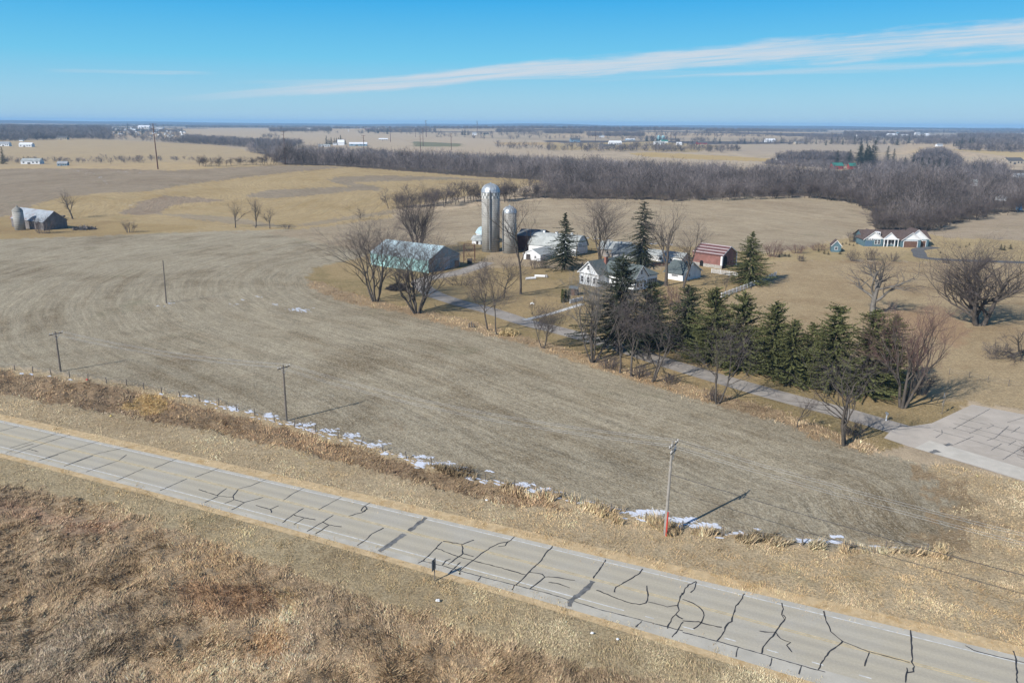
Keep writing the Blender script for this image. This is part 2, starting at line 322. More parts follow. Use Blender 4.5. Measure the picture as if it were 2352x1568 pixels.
# name, polygon, colour, patch colour, row strength, grain, structure name
ZN = [
 ('woods', WOODS, (88, 78, 70), (108, 95, 80), 0, .8, 'woodland_floor'),
 ('fieldfarleft', [(-300, 386), (-300, 322), (60, 323), (180, 319), (330, 325), (500, 334), (575, 346), (640, 366), (650, 379), (400, 391), (250, 391), (0, 388)], (184, 161, 122), (172, 150, 118), .45, .5, 'far_field'),
 ('fieldvillage', [(420, 318), (420, 297), (600, 297), (760, 300), (900, 305), (1100, 318), (1250, 323), (1250, 352), (1000, 350), (860, 345), (700, 333), (560, 328)], (188, 168, 140), (178, 158, 130), .4, .4, 'far_field'),
 ('strip', [(1440, 352), (1500, 350), (1640, 357), (1800, 366), (1790, 372), (1650, 368), (1480, 360)], (186, 160, 108), (178, 150, 100), .3, .5, 'far_field'),
 ('strip2', [(1130, 327), (1280, 327), (1290, 333), (1150, 333)], (190, 162, 118), (180, 152, 108), .2, .4, 'far_field'),
 ('green', [(950, 325), (1060, 330), (1060, 337), (950, 337)], (128, 124, 92), (120, 116, 86), .2, .4, 'far_field'),
 ('fieldright', [(1660, 347), (1800, 330), (2000, 330), (2080, 336), (2040, 350), (1960, 352), (1830, 344), (1760, 356), (1720, 358)], (180, 162, 138), (170, 152, 128), .4, .4, 'far_field'),
 ('fieldr2', [(2140, 340), (2352, 350), (2700, 362), (2700, 375), (2352, 366), (2240, 350)], (192, 168, 122), (182, 158, 114), .3, .4, 'far_field'),
 ('lawns', [(1250, 330), (1500, 325), (1660, 335), (1600, 350), (1440, 345), (1260, 345)], (180, 156, 112), (160, 142, 104), .1, .6, 'far_field'),
 ('hill', HILL, STRAWS, (160, 136, 92), .8, .8, 'hill_field'),
 ('hillgray', [(-300, 520), (-300, 388), (0, 388), (400, 392), (650, 380), (800, 384), (640, 400), (560, 408), (430, 424), (330, 441), (240, 443), (150, 452), (90, 466), (30, 492), (-60, 520)], (150, 134, 112), (134, 117, 95), .9, .7, 'hill_field'),
 ('swirl', [(262, 491), (300, 478), (325, 462), (380, 450), (440, 452), (520, 461), (440, 466), (392, 474), (370, 484), (372, 491), (320, 494)], (150, 132, 110), (136, 116, 94), 1., .6, 'hill_field'),
 ('lowband', [(365, 491), (430, 492), (520, 497), (640, 516), (690, 520), (600, 520), (480, 508)], (160, 144, 118), (145, 128, 104), .9, .6, 'hill_field'),
 ('ring', [(752, 415), (775, 406), (862, 403), (1000, 406), (1180, 414), (1000, 413), (860, 417), (805, 420), (850, 425), (880, 432), (868, 439), (820, 436), (790, 425)], (148, 133, 111), (138, 122, 100), 1., .5, 'hill_field'),
 ('ring2', [(612, 437), (700, 433), (780, 429), (850, 434), (800, 440), (760, 445), (680, 452), (612, 456), (560, 450)], (150, 135, 113), (138, 122, 100), .9, .5, 'hill_field'),
 ('lowgray', [(690, 514), (800, 497), (905, 481), (905, 490), (830, 501), (700, 521)], (158, 142, 116), (146, 128, 102), .6, .6, 'hill_field'),
 ('oldfarm', [(-300, 555), (-300, 500), (0, 498), (150, 500), (300, 512), (480, 520), (420, 530), (250, 541), (0, 550)], (172, 148, 104), (148, 124, 88), 0, .9, 'farmyard_ground'),
 ('field', FIELD, (171, 158, 133), (134, 119, 94), .85, 1., 'stubble_field'),
 ('behind', [(850, 580), (900, 572), (1040, 562), (1075, 553), (1200, 543), (1310, 539), (1440, 556), (1600, 568), (1750, 582), (1850, 570), (1985, 530), (2015, 490), (1960, 466), (1850, 452), (1560, 460), (1270, 457), (1110, 470), (905, 499), (690, 527), (600, 532)], (170, 153, 126), (148, 130, 105), .9, .7, 'stubble_field'),
 ('farm', [(850, 706), (770, 686), (715, 660), (703, 637), (725, 615), (775, 603), (822, 594), (850, 580), (900, 572), (1040, 562), (1075, 553), (1200, 543), (1310, 539), (1440, 556), (1600, 568), (1750, 582), (1790, 634), (1660, 690), (1700, 730), (1900, 800), (2050, 890), (2230, 925), (2150, 985), (2030, 1040), (1900, 1008), (1790, 968), (1660, 932), (1500, 887), (1350, 840), (1220, 797), (1100, 764), (1000, 740), (900, 714)], (172, 148, 107), (138, 122, 82), .1, 1., 'farmyard_lawn'),
 ('yard', [(1000, 640), (1020, 625), (1090, 612), (1120, 590), (1130, 572), (1190, 580), (1300, 600), (1420, 600), (1500, 600), (1560, 612), (1490, 622), (1330, 622), (1250, 615), (1180, 610), (1110, 618), (1060, 634)], (174, 156, 128), (160, 140, 110), 0, .7, 'farmyard_ground'),
 ('rough', [(704, 640), (850, 684), (960, 712), (1050, 728), (1110, 745), (1200, 770), (1350, 815), (1500, 862), (1660, 905), (1800, 945), (1900, 985), (2030, 1040), (1900, 1008), (1790, 968), (1660, 932), (1500, 887), (1350, 840), (1220, 797), (1100, 764), (1000, 740), (900, 714), (850, 706), (770, 686), (715, 660)], (178, 154, 121), (150, 127, 98), 0, 1., 'rough_grass'),
 ('pasture', [(1750, 600), (1950, 598), (2352, 607), (2700, 618), (2700, 990), (2352, 940), (2233, 925), (2090, 905), (2040, 870), (1900, 800), (1700, 730), (1655, 690), (1790, 634)], (182, 159, 122), (158, 133, 98), .2, 1., 'pasture'),
 ('redpatch', [(1990, 724), (2160, 700), (2230, 760), (2200, 800), (2150, 780), (2060, 760)], (176, 147, 114), (160, 133, 98), 0, .8, 'pasture'),
 ('newlot', [(1750, 583), (1850, 570), (1985, 535), (2120, 534), (2170, 545), (2352, 552), (2700, 560), (2700, 616), (2352, 606), (1950, 597), (1760, 601)], (182, 160, 120), (160, 140, 100), .05, .8, 'farmyard_lawn'),
 ('fieldnew', [(2120, 534), (2160, 522), (2250, 500), (2352, 486), (2700, 450), (2700, 562), (2352, 553), (2170, 546)], (168, 151, 128), (155, 138, 114), .7, .5, 'stubble_field'),
 ('verge_up', [(-300, 792), (0, 840), (139, 858), (300, 882), (500, 927), (658, 970), (800, 1007), (1000, 1067), (1200, 1122), (1400, 1172), (1600, 1217), (1800, 1242), (1960, 1254), (2240, 1256), (2270, 1200), (2200, 1120), (2100, 1060), (2352, 1108), (2700, 1215), (2900, 1290), (2900, 1800), (2352, 1494), (1892, 1400), (1268, 1251), (784, 1139), (411, 1049), (0, 965), (-300, 905)], (188, 168, 135), (170, 148, 114), .1, 1., 'roadside_verge'),
 ('fieldend', [(2080, 1075), (2160, 1090), (2215, 1125), (2270, 1200), (2240, 1258), (2140, 1264), (2000, 1256), (2120, 1235), (2175, 1195), (2150, 1135)], (168, 144, 112), (142, 122, 92), .3, 1., 'stubble_field'),
 ('brown', [(-300, 802), (0, 850), (300, 892), (658, 982), (1000, 1082), (1200, 1134), (1330, 1170), (1180, 1158), (1000, 1118), (700, 1038), (500, 992), (300, 955), (0, 903), (-300, 860)], (156, 133, 104), (136, 113, 88), 0, 1., 'roadside_verge'),
 ('strawpatch', [(280, 935), (330, 900), (390, 915), (375, 945), (330, 950)], (188, 158, 108), (170, 140, 96), 0, 1., 'roadside_verge'),
 ('verge_low', [(-600, 890), (0, 1040), (434, 1152), (784, 1245), (1308, 1396), (1568, 1476), (1852, 1570), (2100, 1700), (2100, 2600), (-1500, 2600), (-1500, 1100)], (180, 162, 128), (158, 139, 107), .1, 1., 'roadside_verge'),
 ('prairie', [(-600, 1040), (-300, 1030), (0, 1108), (120, 1135), (260, 1165), (480, 1242), (700, 1322), (900, 1392), (1200, 1482), (1500, 1570), (1700, 1700), (1700, 2600), (-1500, 2600), (-1500, 1200)], (170, 148, 119), (148, 127, 100), 0, 1., 'prairie'),
 ('darkpatch', [(390, 1345), (470, 1335), (600, 1340), (640, 1390), (560, 1420), (440, 1410)], (150, 122, 94), (140, 114, 88), 0, 1., 'prairie'),
 ('darkpatch2', [(540, 1480), (600, 1440), (660, 1450), (665, 1500), (600, 1510)], (150, 120, 86), (140, 112, 82), 0, 1., 'prairie'),
 ('palepatch', [(632, 1360), (665, 1345), (688, 1385), (665, 1415), (650, 1450), (630, 1440), (640, 1400)], (186, 158, 120), (170, 142, 104), 0, 1., 'prairie'),
 ('palepatch2', [(0, 1140), (100, 1175), (260, 1195), (290, 1215), (180, 1225), (60, 1190), (0, 1180)], (172, 146, 120), (158, 130, 106), 0, 1., 'prairie'),
]
WZ = {z[0]: np.array(PP(z[1]))[:, :2] for z in ZN}
ZNAMES = ['ground']+sorted({z[6] for z in ZN})
W_UP = np.array(PP(FIELD_UP)); W_FENCE = np.array(PP(FENCE))
HILL_LINE = np.array(PP([(-300, 545), (0, 500), (150, 452), (262, 440), (325, 462), (300, 490), (400, 500), (620, 518), (760, 500), (868, 440), (780, 418), (900, 402), (1255, 415)]))

P_END = P(2210, 1180)
def zone_eval(x, y):
    """colour, patch colour, rows, grain, zone index and row coordinate at ground points"""
    n = len(x); r = np.hypot(x, y)
    jit = np.clip(r*.0045, .35, 6.)+2.2*gauss(x, y, P_END[0], P_END[1], 26, 22)
    jx = x+jit*vnoise(x, y, 4.)*.7+jit*vnoise(x+900, y, 1.3)*.3; jy = y+jit*vnoise(x-500, y+300, 4.)*.7
    c1 = np.tile(lin((190, 170, 142)), (n, 1)); c2 = np.tile(lin((160, 143, 118)), (n, 1))
    ff = r > 1500
    # far farmland: strips of different crops, each with its own tone
    cell = np.floor(x/420+.5*np.sin(y/700))+37*np.floor(y/(260+.06*r))
    h = np.abs(np.sin(cell*12.9898)*43758.5453) % 1
    tone = (.82+.3*h)[:, None]
    c1 = np.where(ff[:, None], c1*tone*np.where(h[:, None] > .6, np.array([1.02, .97, .9]), 1.), c1)
    rows = np.full(n, .2); grain = np.full(n, .5); zi = np.zeros(n, int); key = np.full(n, -1)
    for j, (nm, pl, a, b, rw, g, sn) in enumerate(ZN):
        k = inside(jx, jy, WZ[nm])
        c1[k] = lin(a); c2[k] = lin(b); rows[k] = rw; grain[k] = g; zi[k] = ZNAMES.index(sn); key[k] = j
    # far belts of woodland
    names = [z[0] for z in ZN]
    belt = (vnoise(x*.45, y*1.3, 900) > .62) & (r > 1900) & (r < 9000) | (r > 6500) & (vnoise(x*.5+4000, y, 1500) > -.1) | (r > 8500)
    c1[belt & (key < 0)] = lin((92, 82, 78)); c2[belt & (key < 0)] = lin((84, 78, 74))
    ru = np.zeros(n)
    k = np.isin(key, [names.index('field'), names.index('behind')])
    if k.any(): ru[k] = dist_line(x[k], y[k], W_UP)
    k = np.isin(key, [names.index(q) for q in ('hill', 'hillgray', 'swirl', 'lowband', 'ring', 'ring2', 'lowgray')])
    if k.any(): ru[k] = dist_line(x[k], y[k], HILL_LINE)
    k = (ru == 0); ru[k] = (y-.25*x)[k]
    return c1*GR, c2*GR, rows, grain, zi, key, ru
PRA = [i for i, z in enumerate(ZN) if z[6] == 'prairie' or z[0] in ('brown', 'strawpatch')]

def ground_material():
    m = bpy.data.materials.new('ground'); m.use_nodes = True; t = m.node_tree; t.nodes.clear(); k = NT(t)
    bs = k.n('ShaderNodeBsdfPrincipled'); o = k.n('ShaderNodeOutputMaterial'); k.l(bs.outputs[0], o.inputs[0])
    bs.inputs['Roughness'].default_value = .95; bs.inputs['Specular IOR Level'].default_value = .08
    A = lambda nm, out='Fac': k.n('ShaderNodeAttribute', attribute_name=nm).outputs[out]
    c1, c2 = A('c1', 'Color'), A('c2', 'Color'); rows, grain, ru = A('rows'), A('grain'), A('ru')
    pos = k.n('ShaderNodeNewGeometry').outputs['Position']
    sp = k.n('ShaderNodeSeparateXYZ'); k.l(pos, sp.inputs[0]); X, Y = sp.outputs[0], sp.outputs[1]
    flat = k.comb(X, Y, 0.)
    big = k.noise(flat, .028, 5., .62, .6)
    mid = k.noise(flat, .16, 4., .6)
    # tillage runs along lines of equal ru
    st1 = k.noise(k.comb(k.m('MULTIPLY', ru, .30), k.m('MULTIPLY', X, .012), k.m('MULTIPLY', Y, .012)), 1., 4., .65)
    st2 = k.noise(k.comb(k.m('MULTIPLY', ru, 1.25), k.m('MULTIPLY', X, .10), k.m('MULTIPLY', Y, .10)), 1., 3., .6)
    fine = k.noise(flat, 3.2, 4., .82)
    fine2 = k.noise(flat, .75, 3., .7)
    patch = k.m('ADD', k.m('MULTIPLY', k.m('SUBTRACT', big, .5), 2.2), k.m('ADD', k.m('MULTIPLY', k.m('SUBTRACT', mid, .5), 1.1),
              k.m('MULTIPLY', rows, k.m('MULTIPLY', k.m('SUBTRACT', st1, .5), 2.3))))
    f = k.ramp(patch, -.30, .62)
    col = k.mix(f, c1, c2)
    g = k.m('ADD', 1., k.m('MULTIPLY', grain, k.m('ADD', k.m('MULTIPLY', k.m('SUBTRACT', fine, .5), 2.6), k.m('MULTIPLY', k.m('SUBTRACT', fine2, .5), .8))))
    st0 = k.noise(k.comb(k.m('MULTIPLY', ru, .085), k.m('MULTIPLY', X, .003), k.m('MULTIPLY', Y, .003)), 1., 5., .7)
    rows = k.m('MULTIPLY', rows, k.m('MULTIPLY_ADD', k.m('SUBTRACT', st0, .5), 2.2, 1.))
    st1 = k.m('ADD', k.m('MULTIPLY', st1, .7), k.m('MULTIPLY', st0, .3))
    g2 = k.m('ADD', 1., k.m('MULTIPLY', rows, k.m('ADD', k.m('MULTIPLY', k.m('SUBTRACT', st2, .5), 1.25), k.m('MULTIPLY', k.m('SUBTRACT', st1, .5), .8))))
    gg = k.m('MAXIMUM', k.m('MULTIPLY', g, g2), .25)
    col = k.mix(1., col, k.comb(gg, gg, gg), 'MULTIPLY')
    straw = k.noise(k.comb(k.m('MULTIPLY', ru, 4.5), k.m('MULTIPLY', X, 1.6), k.m('MULTIPLY', Y, 1.6)), 1., 3., .8)
    sg = k.m('MULTIPLY', k.m('MULTIPLY', k.ramp(straw, .50, .64), k.m('MULTIPLY', grain, .55)), k.m('MULTIPLY_ADD', rows, .7, .3))
    col = k.mix(sg, col, (.56, .50, .38, 1))
    sh = k.m('MULTIPLY', k.m('SUBTRACT', 1., k.ramp(straw, .34, .47)), k.m('MULTIPLY', grain, .42))
    col = k.mix(sh, col, (.13, .105, .07, 1))
    # a touch of green winter growth and of bare red-brown soil in places
    gn = k.m('MULTIPLY', k.ramp(k.noise(flat, .045, 4., .65), .60, .72), .22)
    col = k.mix(gn, col, (.13, .15, .07, 1))
    rd = k.m('MULTIPLY', k.m('MULTIPLY', k.ramp(k.noise(flat, .09, 4., .7, .5), .60, .74), .30), grain)
    col = k.mix(rd, col, (.25, .15, .08, 1))
    k.l(col, bs.inputs['Base Color'])
    bp = k.n('ShaderNodeBump'); bp.inputs['Strength'].default_value = .8; bp.inputs['Distance'].default_value = .3
    k.l(k.m('MULTIPLY', fine, grain), bp.inputs['Height']); k.l(bp.outputs[0], bs.inputs['Normal'])
    return m

def make_ground():
    az = np.concatenate([np.arange(-180, -46, 4.), np.arange(-46, 46, .14), np.arange(46, 180, 4.)]); na = len(az)
    rad = [3.]
    while rad[-1] < 15500:
        r = rad[-1]; rad.append(r*(1.25 if r < 30 else (1.0085 if r < 2600 else 1.02)))
    rad = np.array(rad); nr = len(rad)
    A, Rr = np.meshgrid(np.radians(az), rad); x = (Rr*np.sin(A)).ravel(); y = (Rr*np.cos(A)).ravel()
    c1, c2, rows, grain, zi, key, ru = zone_eval(x, y)
    z = terr(x, y)
    rough = np.isin(key, PRA)
    z = z - np.where(rough, .14+.14*vnoise(x, y, 5.)+.08*vnoise(x, y, 1.6), 0)
    V = np.stack([x, y, z], 1); idx = np.arange(na*nr).reshape(nr, na); nx = np.roll(idx, -1, 1)
    F = np.stack([idx[:-1], nx[:-1], nx[1:], idx[1:]], -1).reshape(-1, 4)[:, ::-1]
    fz = zi[F[:, 0]]
    m = ground_material()
    # close the hole under the camera with a fan, in the first structure
    for q, nm in enumerate(ZNAMES):
        k = fz == q
        if not k.any(): continue
        Fq = F[k]; u, inv = np.unique(Fq, return_inverse=True)
        me = mesh_np(nm, V[u], inv.reshape(-1, 4))
        for an, arr in (('rows', rows), ('grain', grain), ('ru', ru)):
            a = me.attributes.new(an, 'FLOAT', 'POINT'); a.data.foreach_set('value', arr[u].astype(np.float32))
        for an, arr in (('c1', c1), ('c2', c2)):
            a = me.attributes.new(an, 'FLOAT_COLOR', 'POINT'); cc = np.ones((len(u), 4), np.float32); cc[:, :3] = arr[u]; a.data.foreach_set('color', cc.ravel())
        me.polygons.foreach_set('use_smooth', np.ones(len(Fq), bool))
        tag(link(nm, me, m), kind='structure')
make_ground()

# ------------------------------------------------------------------ the highway
def fit(l):
    w = np.array(PP(l)); return np.polyfit(w[:, 0], w[:, 1], 2)
UP_EDGE = fit([(0, 967), (411, 1051), (784, 1138), (984, 1188), (1268, 1253), (1568, 1330), (1892, 1403), (2352, 1503)])
UP_LINE = fit([(0, 971.6), (548, 1084), (784, 1148), (1175, 1239.7), (1568, 1339), (1892, 1420), (2091, 1462), (2352, 1513.6)])
MID_LINE = fit([(0, 996.7), (220, 1044), (351, 1077), (784, 1182), (1018, 1244.7), (1568, 1386), (1932, 1473.5), (2092, 1522), (2246, 1565)])
LOW_LINE = fit([(0, 1027), (80, 1044), (264, 1090), (501, 1158), (784, 1225), (1078, 1305), (1433, 1401), (1571, 1442), (1773, 1495), (1985, 1553)])
LOW_EDGE = fit([(0, 1039), (187, 1090), (434, 1151), (784, 1249), (951, 1295), (1308, 1395), (1568, 1471), (1852, 1568)])
RX = np.linspace(-190, 95, 240)
def ribbon(name, ca, cb, z, m, x0=None, x1=None, parent=None, da=0., db=0.):
    xs = RX if x0 is None else np.linspace(x0, x1, max(2, int((x1-x0)/1.2)))
    a = np.polyval(ca, xs)+da; b = np.polyval(cb, xs)+db
    V = np.concatenate([np.stack([xs, a, np.full_like(xs, z)], 1), np.stack([xs, b, np.full_like(xs, z)], 1)])
    n = len(xs); i = np.arange(n-1); F = np.stack([i+n, i+n+1, i+1, i], 1)
    return link(name, mesh_np(name, V, F), m, parent)
def road_material(nm, col, dark, patch):
    m = bpy.data.materials.new(nm); m.use_nodes = True; t = m.node_tree; t.nodes.clear(); k = NT(t)
    bs = k.n('ShaderNodeBsdfPrincipled'); o = k.n('ShaderNodeOutputMaterial'); k.l(bs.outputs[0], o.inputs[0])
    bs.inputs['Roughness'].default_value = .8; bs.inputs['Specular IOR Level'].default_value = .25
    pos = k.n('ShaderNodeNewGeometry').outputs['Position']; sp = k.n('ShaderNodeSeparateXYZ'); k.l(pos, sp.inputs[0])
    X, Y = sp.outputs[0], sp.outputs[1]
    c = k.m('ADD', k.m('ADD', k.m('MULTIPLY', k.m('MULTIPLY', X, X), MID_LINE[0]), k.m('MULTIPLY', X, MID_LINE[1])), MID_LINE[2])
    tt = k.m('SUBTRACT', Y, c)
    # dark wheel tracks, two to a lane, and streaks along the road
    trk = None
    for o_ in (-3.1, -1.25, 1.25, 3.1):
        g = k.m('SUBTRACT', 1., k.ramp(k.m('ABSOLUTE', k.m('SUBTRACT', tt, o_)), .1, .75)); trk = g if trk is None else k.m('MAXIMUM', trk, g)
    streak = k.noise(k.comb(k.m('MULTIPLY', X, .05), k.m('MULTIPLY', tt, 1.7), 0.), 1., 4., .6)
    big = k.noise(k.comb(X, Y, 0.), .12, 5., .65); fine = k.noise(k.comb(X, Y, 0.), 5., 4., .8)
    f = k.m('MULTIPLY', trk, k.ramp(streak, .3, .7, .15, dark))
    base = k.mix(f, tuple(col)+(1,), (.30, .272, .225, 1))
    base = k.mix(k.m('MULTIPLY', k.ramp(big, .42, .7), patch), base, (.43, .412, .372, 1))
    g = k.m('MULTIPLY_ADD', k.m('SUBTRACT', fine, .5), .55, 1.); base = k.mix(1., base, k.comb(g, g, g), 'MULTIPLY')
    g = k.m('MULTIPLY_ADD', k.m('SUBTRACT', streak, .5), .25, 1.); base = k.mix(1., base, k.comb(g, g, g), 'MULTIPLY')
    k.l(base, bs.inputs['Base Color']); return m
M_road = road_material('road_surface', al(184, 175, 155), .55, .35)
M_shoulder = mat('shoulder_surface', al(186, 180, 166), .85, .12, .5)
M_gravel = mat('gravel', al(198, 174, 136), .95, .2, 1.2, .05, col2=al(180, 152, 110))
M_tar = mat('tar', (.04, .04, .042), .55, .25, 1.5, .35)
M_tarw = mat('worn_tar', (.15, .148, .142), .7, .45, 1.1, .3)
M_line = mat('line_paint', al(206, 206, 202), .7, .25, 2.)
M_yell = mat('yellow_paint', al(196, 178, 140), .75, .3, 1.5)
gs = ribbon('gravel_shoulder', UP_EDGE, LOW_EDGE, .02, M_gravel, da=1.9, db=-1.0); tag(gs, kind='structure')
rd = ribbon('road', UP_EDGE, LOW_EDGE, .035, M_road); tag(rd, kind='structure')
ribbon('paved_shoulder', UP_EDGE, UP_LINE, .041, M_shoulder, parent=rd, db=.12)
ribbon('paved_shoulder', LOW_LINE, LOW_EDGE, .041, M_shoulder, parent=rd, da=-.7)
xe = P(1433, 1401)[0]
ribbon('edge_line', UP_LINE, UP_LINE, .047, M_line, parent=rd, da=.075, db=-.075)
ribbon('edge_line', LOW_LINE, LOW_LINE, .047, M_line, -190, xe, parent=rd, da=.075, db=-.075)
for a, b in [((1482, 1415), (1502, 1421)), ((1568, 1439), (1594, 1446)), ((1663, 1464), (1690, 1472)), ((1761, 1491), (1788, 1499)), ((1864, 1519), (1890, 1526)), ((1972, 1549), (2000, 1556))]:
    ribbon('lane_dash', LOW_LINE, LOW_LINE, .047, M_line, P(*a)[0], P(*b)[0], parent=rd, da=.075, db=-.075)
ribbon('centre_line', MID_LINE, MID_LINE, .047, M_yell, parent=rd, da=.20, db=.07)
ribbon('centre_line', MID_LINE, MID_LINE, .047, M_yell, parent=rd, da=-.07, db=-.20)

def stripe_mesh(lines, width, z, name, m, parent, wob=.05):
    rr = random.Random(4); V = []; F = []
    for ln in lines:
        w = width; pts = [np.array(P(*q)) for q in ln]; fine = []
        for a, b in zip(pts, pts[1:]):
            nn = max(1, int(np.linalg.norm(b-a)/.35))
            for i in range(nn): fine.append(a+(b-a)*i/nn)
        fine.append(pts[-1]); n = len(fine)
        for i, p in enumerate(fine):
            d = fine[min(i+1, n-1)]-fine[max(i-1, 0)]; d = d/(np.linalg.norm(d)+1e-9); nrm = np.array([-d[1], d[0], 0])
            ww = w*.5*rr.uniform(.6, 1.3); p = p+nrm*rr.uniform(-wob, wob)
            for s in (1, -1): q = p+nrm*ww*s; V.append((q[0], q[1], z))
        b0 = len(V)-2*n
        for i in range(n-1): F.append((b0+2*i, b0+2*i+1, b0+2*i+3, b0+2*i+2))
    return link(name, mesh_np(name, np.array(V), np.array(F)), m, parent)
def Z(x0, y0, s, ls): return [[(x0+s*a, y0+s*b) for a, b in l] for l in ls]
Z5 = [[(200, 330), (150, 360), (137, 385), (160, 392), (178, 372), (160, 352)], [(178, 372), (140, 400), (100, 408), (50, 423)], [(290, 503), (210, 545), (170, 585), (110, 625)],
 [(690, 600), (650, 645), (565, 725), (525, 745)], [(650, 640), (780, 692), (910, 730), (1100, 778), (1265, 826)], [(910, 585), (835, 615), (700, 595)], [(830, 620), (838, 680), (780, 720), (735, 755)], [(838, 680), (908, 700)],
 [(750, 715), (720, 730), (695, 760)], [(820, 740), (770, 785), (750, 810)], [(1190, 562), (1150, 600), (1100, 605), (1040, 630), (960, 680), (900, 730), (850, 770), (815, 800), (815, 825)], [(1150, 595), (1125, 625), (1080, 632)],
 [(1455, 630), (1400, 680), (1375, 725), (1290, 805), (1255, 850), (1190, 900), (1170, 930)], [(1290, 805), (1380, 822), (1400, 840), (1500, 845), (1605, 865)], [(1400, 838), (1350, 880), (1295, 925)], [(1425, 875), (1500, 888), (1570, 918)],
 [(1820, 722), (1730, 850)], [(2075, 785), (2050, 815), (1960, 870), (1890, 910), (1875, 945)], [(1755, 930), (1880, 980), (1950, 1010), (2050, 1032), (2095, 1020), (2110, 980), (2100, 900)], [(2110, 1012), (2180, 1030), (2240, 1045), (2310, 1038)],
 [(2347, 950), (2325, 990), (2310, 1040), (2320, 1070), (2270, 1130), (2240, 1195)], [(2300, 1100), (2347, 1130)], [(2347, 1150), (2310, 1210), (2275, 1255)]]
Z6 = [[(95, 872), (40, 895), (10, 930), (0, 965)], [(95, 875), (80, 930), (52, 947)], [(0, 993), (70, 1020), (130, 1060), (150, 1105), (130, 1155), (75, 1197)], [(0, 1142), (110, 1148), (180, 1170), (268, 1187)],
 [(425, 955), (400, 1000), (365, 1040), (345, 1110), (335, 1145), (300, 1170), (290, 1210), (265, 1245), (235, 1280)], [(685, 1020), (690, 1060), (680, 1100), (700, 1135), (710, 1120), (690, 1100)],
 [(705, 1130), (650, 1200), (640, 1220), (580, 1290), (555, 1320), (540, 1368)], [(527, 1210), (600, 1222), (640, 1220), (670, 1265), (740, 1290), (718, 1310), (755, 1357)],
 [(970, 1075), (985, 1140), (1020, 1215), (1100, 1285)], [(1100, 1285), (1010, 1350), (960, 1420), (932, 1478)], [(1280, 1358), (1265, 1400), (1252, 1455)],
 [(1565, 1205), (1572, 1310), (1580, 1380), (1575, 1425), (1590, 1455), (1585, 1490), (1545, 1500)], [(1545, 1465), (1535, 1568)], [(2275, 1350), (2295, 1420), (2300, 1568)]]
Z4 = [[(1365, 240), (1500, 282), (1560, 292), (1600, 290), (1640, 238)], [(1560, 232), (1490, 280)], [(1500, 288), (1410, 328)], [(1600, 290), (1610, 310), (1545, 335)], [(1610, 308), (1680, 330), (1595, 380)], [(1680, 328), (1810, 293)],
 [(1760, 348), (1860, 375), (1870, 400)], [(1860, 375), (1915, 350)], [(2085, 368), (2015, 412), (1940, 470)], [(2015, 412), (2090, 435), (2170, 447)], [(2090, 437), (2020, 482)], [(2290, 415), (2215, 465), (2110, 528)], [(2215, 462), (2260, 483), (2347, 497)], [(2260, 485), (2170, 545)]]
Z4T = [[(400, 0), (270, 40)], [(640, 8), (440, 80)], [(870, 0), (820, 40), (800, 45), (590, 120)], [(995, 92), (800, 178)], [(1215, 28), (1060, 92)], [(1285, 165), (1100, 248)], [(1500, 95), (1340, 155)], [(1830, 170), (1720, 215), (1640, 235)], [(2090, 228), (2010, 270), (1950, 312)], [(2347, 292), (2190, 378)]]
Z1T = [[(130, 1235), (0, 1268)], [(410, 1280), (220, 1340), (70, 1385)], [(230, 1355), (45, 1415)], [(480, 1295), (280, 1360), (100, 1425)], [(200, 1393), (265, 1410)], [(680, 1338), (450, 1408), (270, 1470)], [(880, 1378), (660, 1425), (440, 1510)]]
Z5T = [[(550, 728), (700, 765), (850, 808), (960, 838), (1170, 890), (1390, 945), (1575, 1000), (1800, 1070), (2000, 1120), (2347, 1212)], [(960, 838), (940, 865)], [(2065, 1145), (2025, 1185)]]
Z6T = [[(0, 1220), (230, 1280), (540, 1368), (800, 1445), (980, 1495)], [(380, 1325), (365, 1390)], [(615, 1400), (600, 1455)], [(815, 1450), (798, 1510)], [(1100, 1285), (1270, 1350), (1560, 1428)], [(1940, 1310), (2000, 1345), (2150, 1385), (2290, 1415), (2347, 1430)]]
stripe_mesh(Z(784, 1044.3, .334, Z5)+Z(1568, 1044.3, .334, Z6)+Z(0, 1044.3, .334, Z4), .125, .053, 'crack_sealant', M_tar, rd)
stripe_mesh(Z(784, 1044.3, .334, Z5T)+Z(1568, 1044.3, .334, Z6T)+Z(0, 1044.3, .334, Z4T)+Z(0, 566.5, .334, Z1T), .11, .0515, 'joint_sealant', mat('joint_tar', (.06, .06, .062), .6, .35, 1.5), rd, .03)
stripe_mesh(Z(784, 1044.3, .334, [[(585, 432), (465, 525)], [(435, 545), (330, 620), (260, 665)], [(1730, 870), (1690, 920), (1620, 975), (1575, 1005), (1570, 1045)]]), .55, .0525, 'tar_patch', M_tarw, rd)

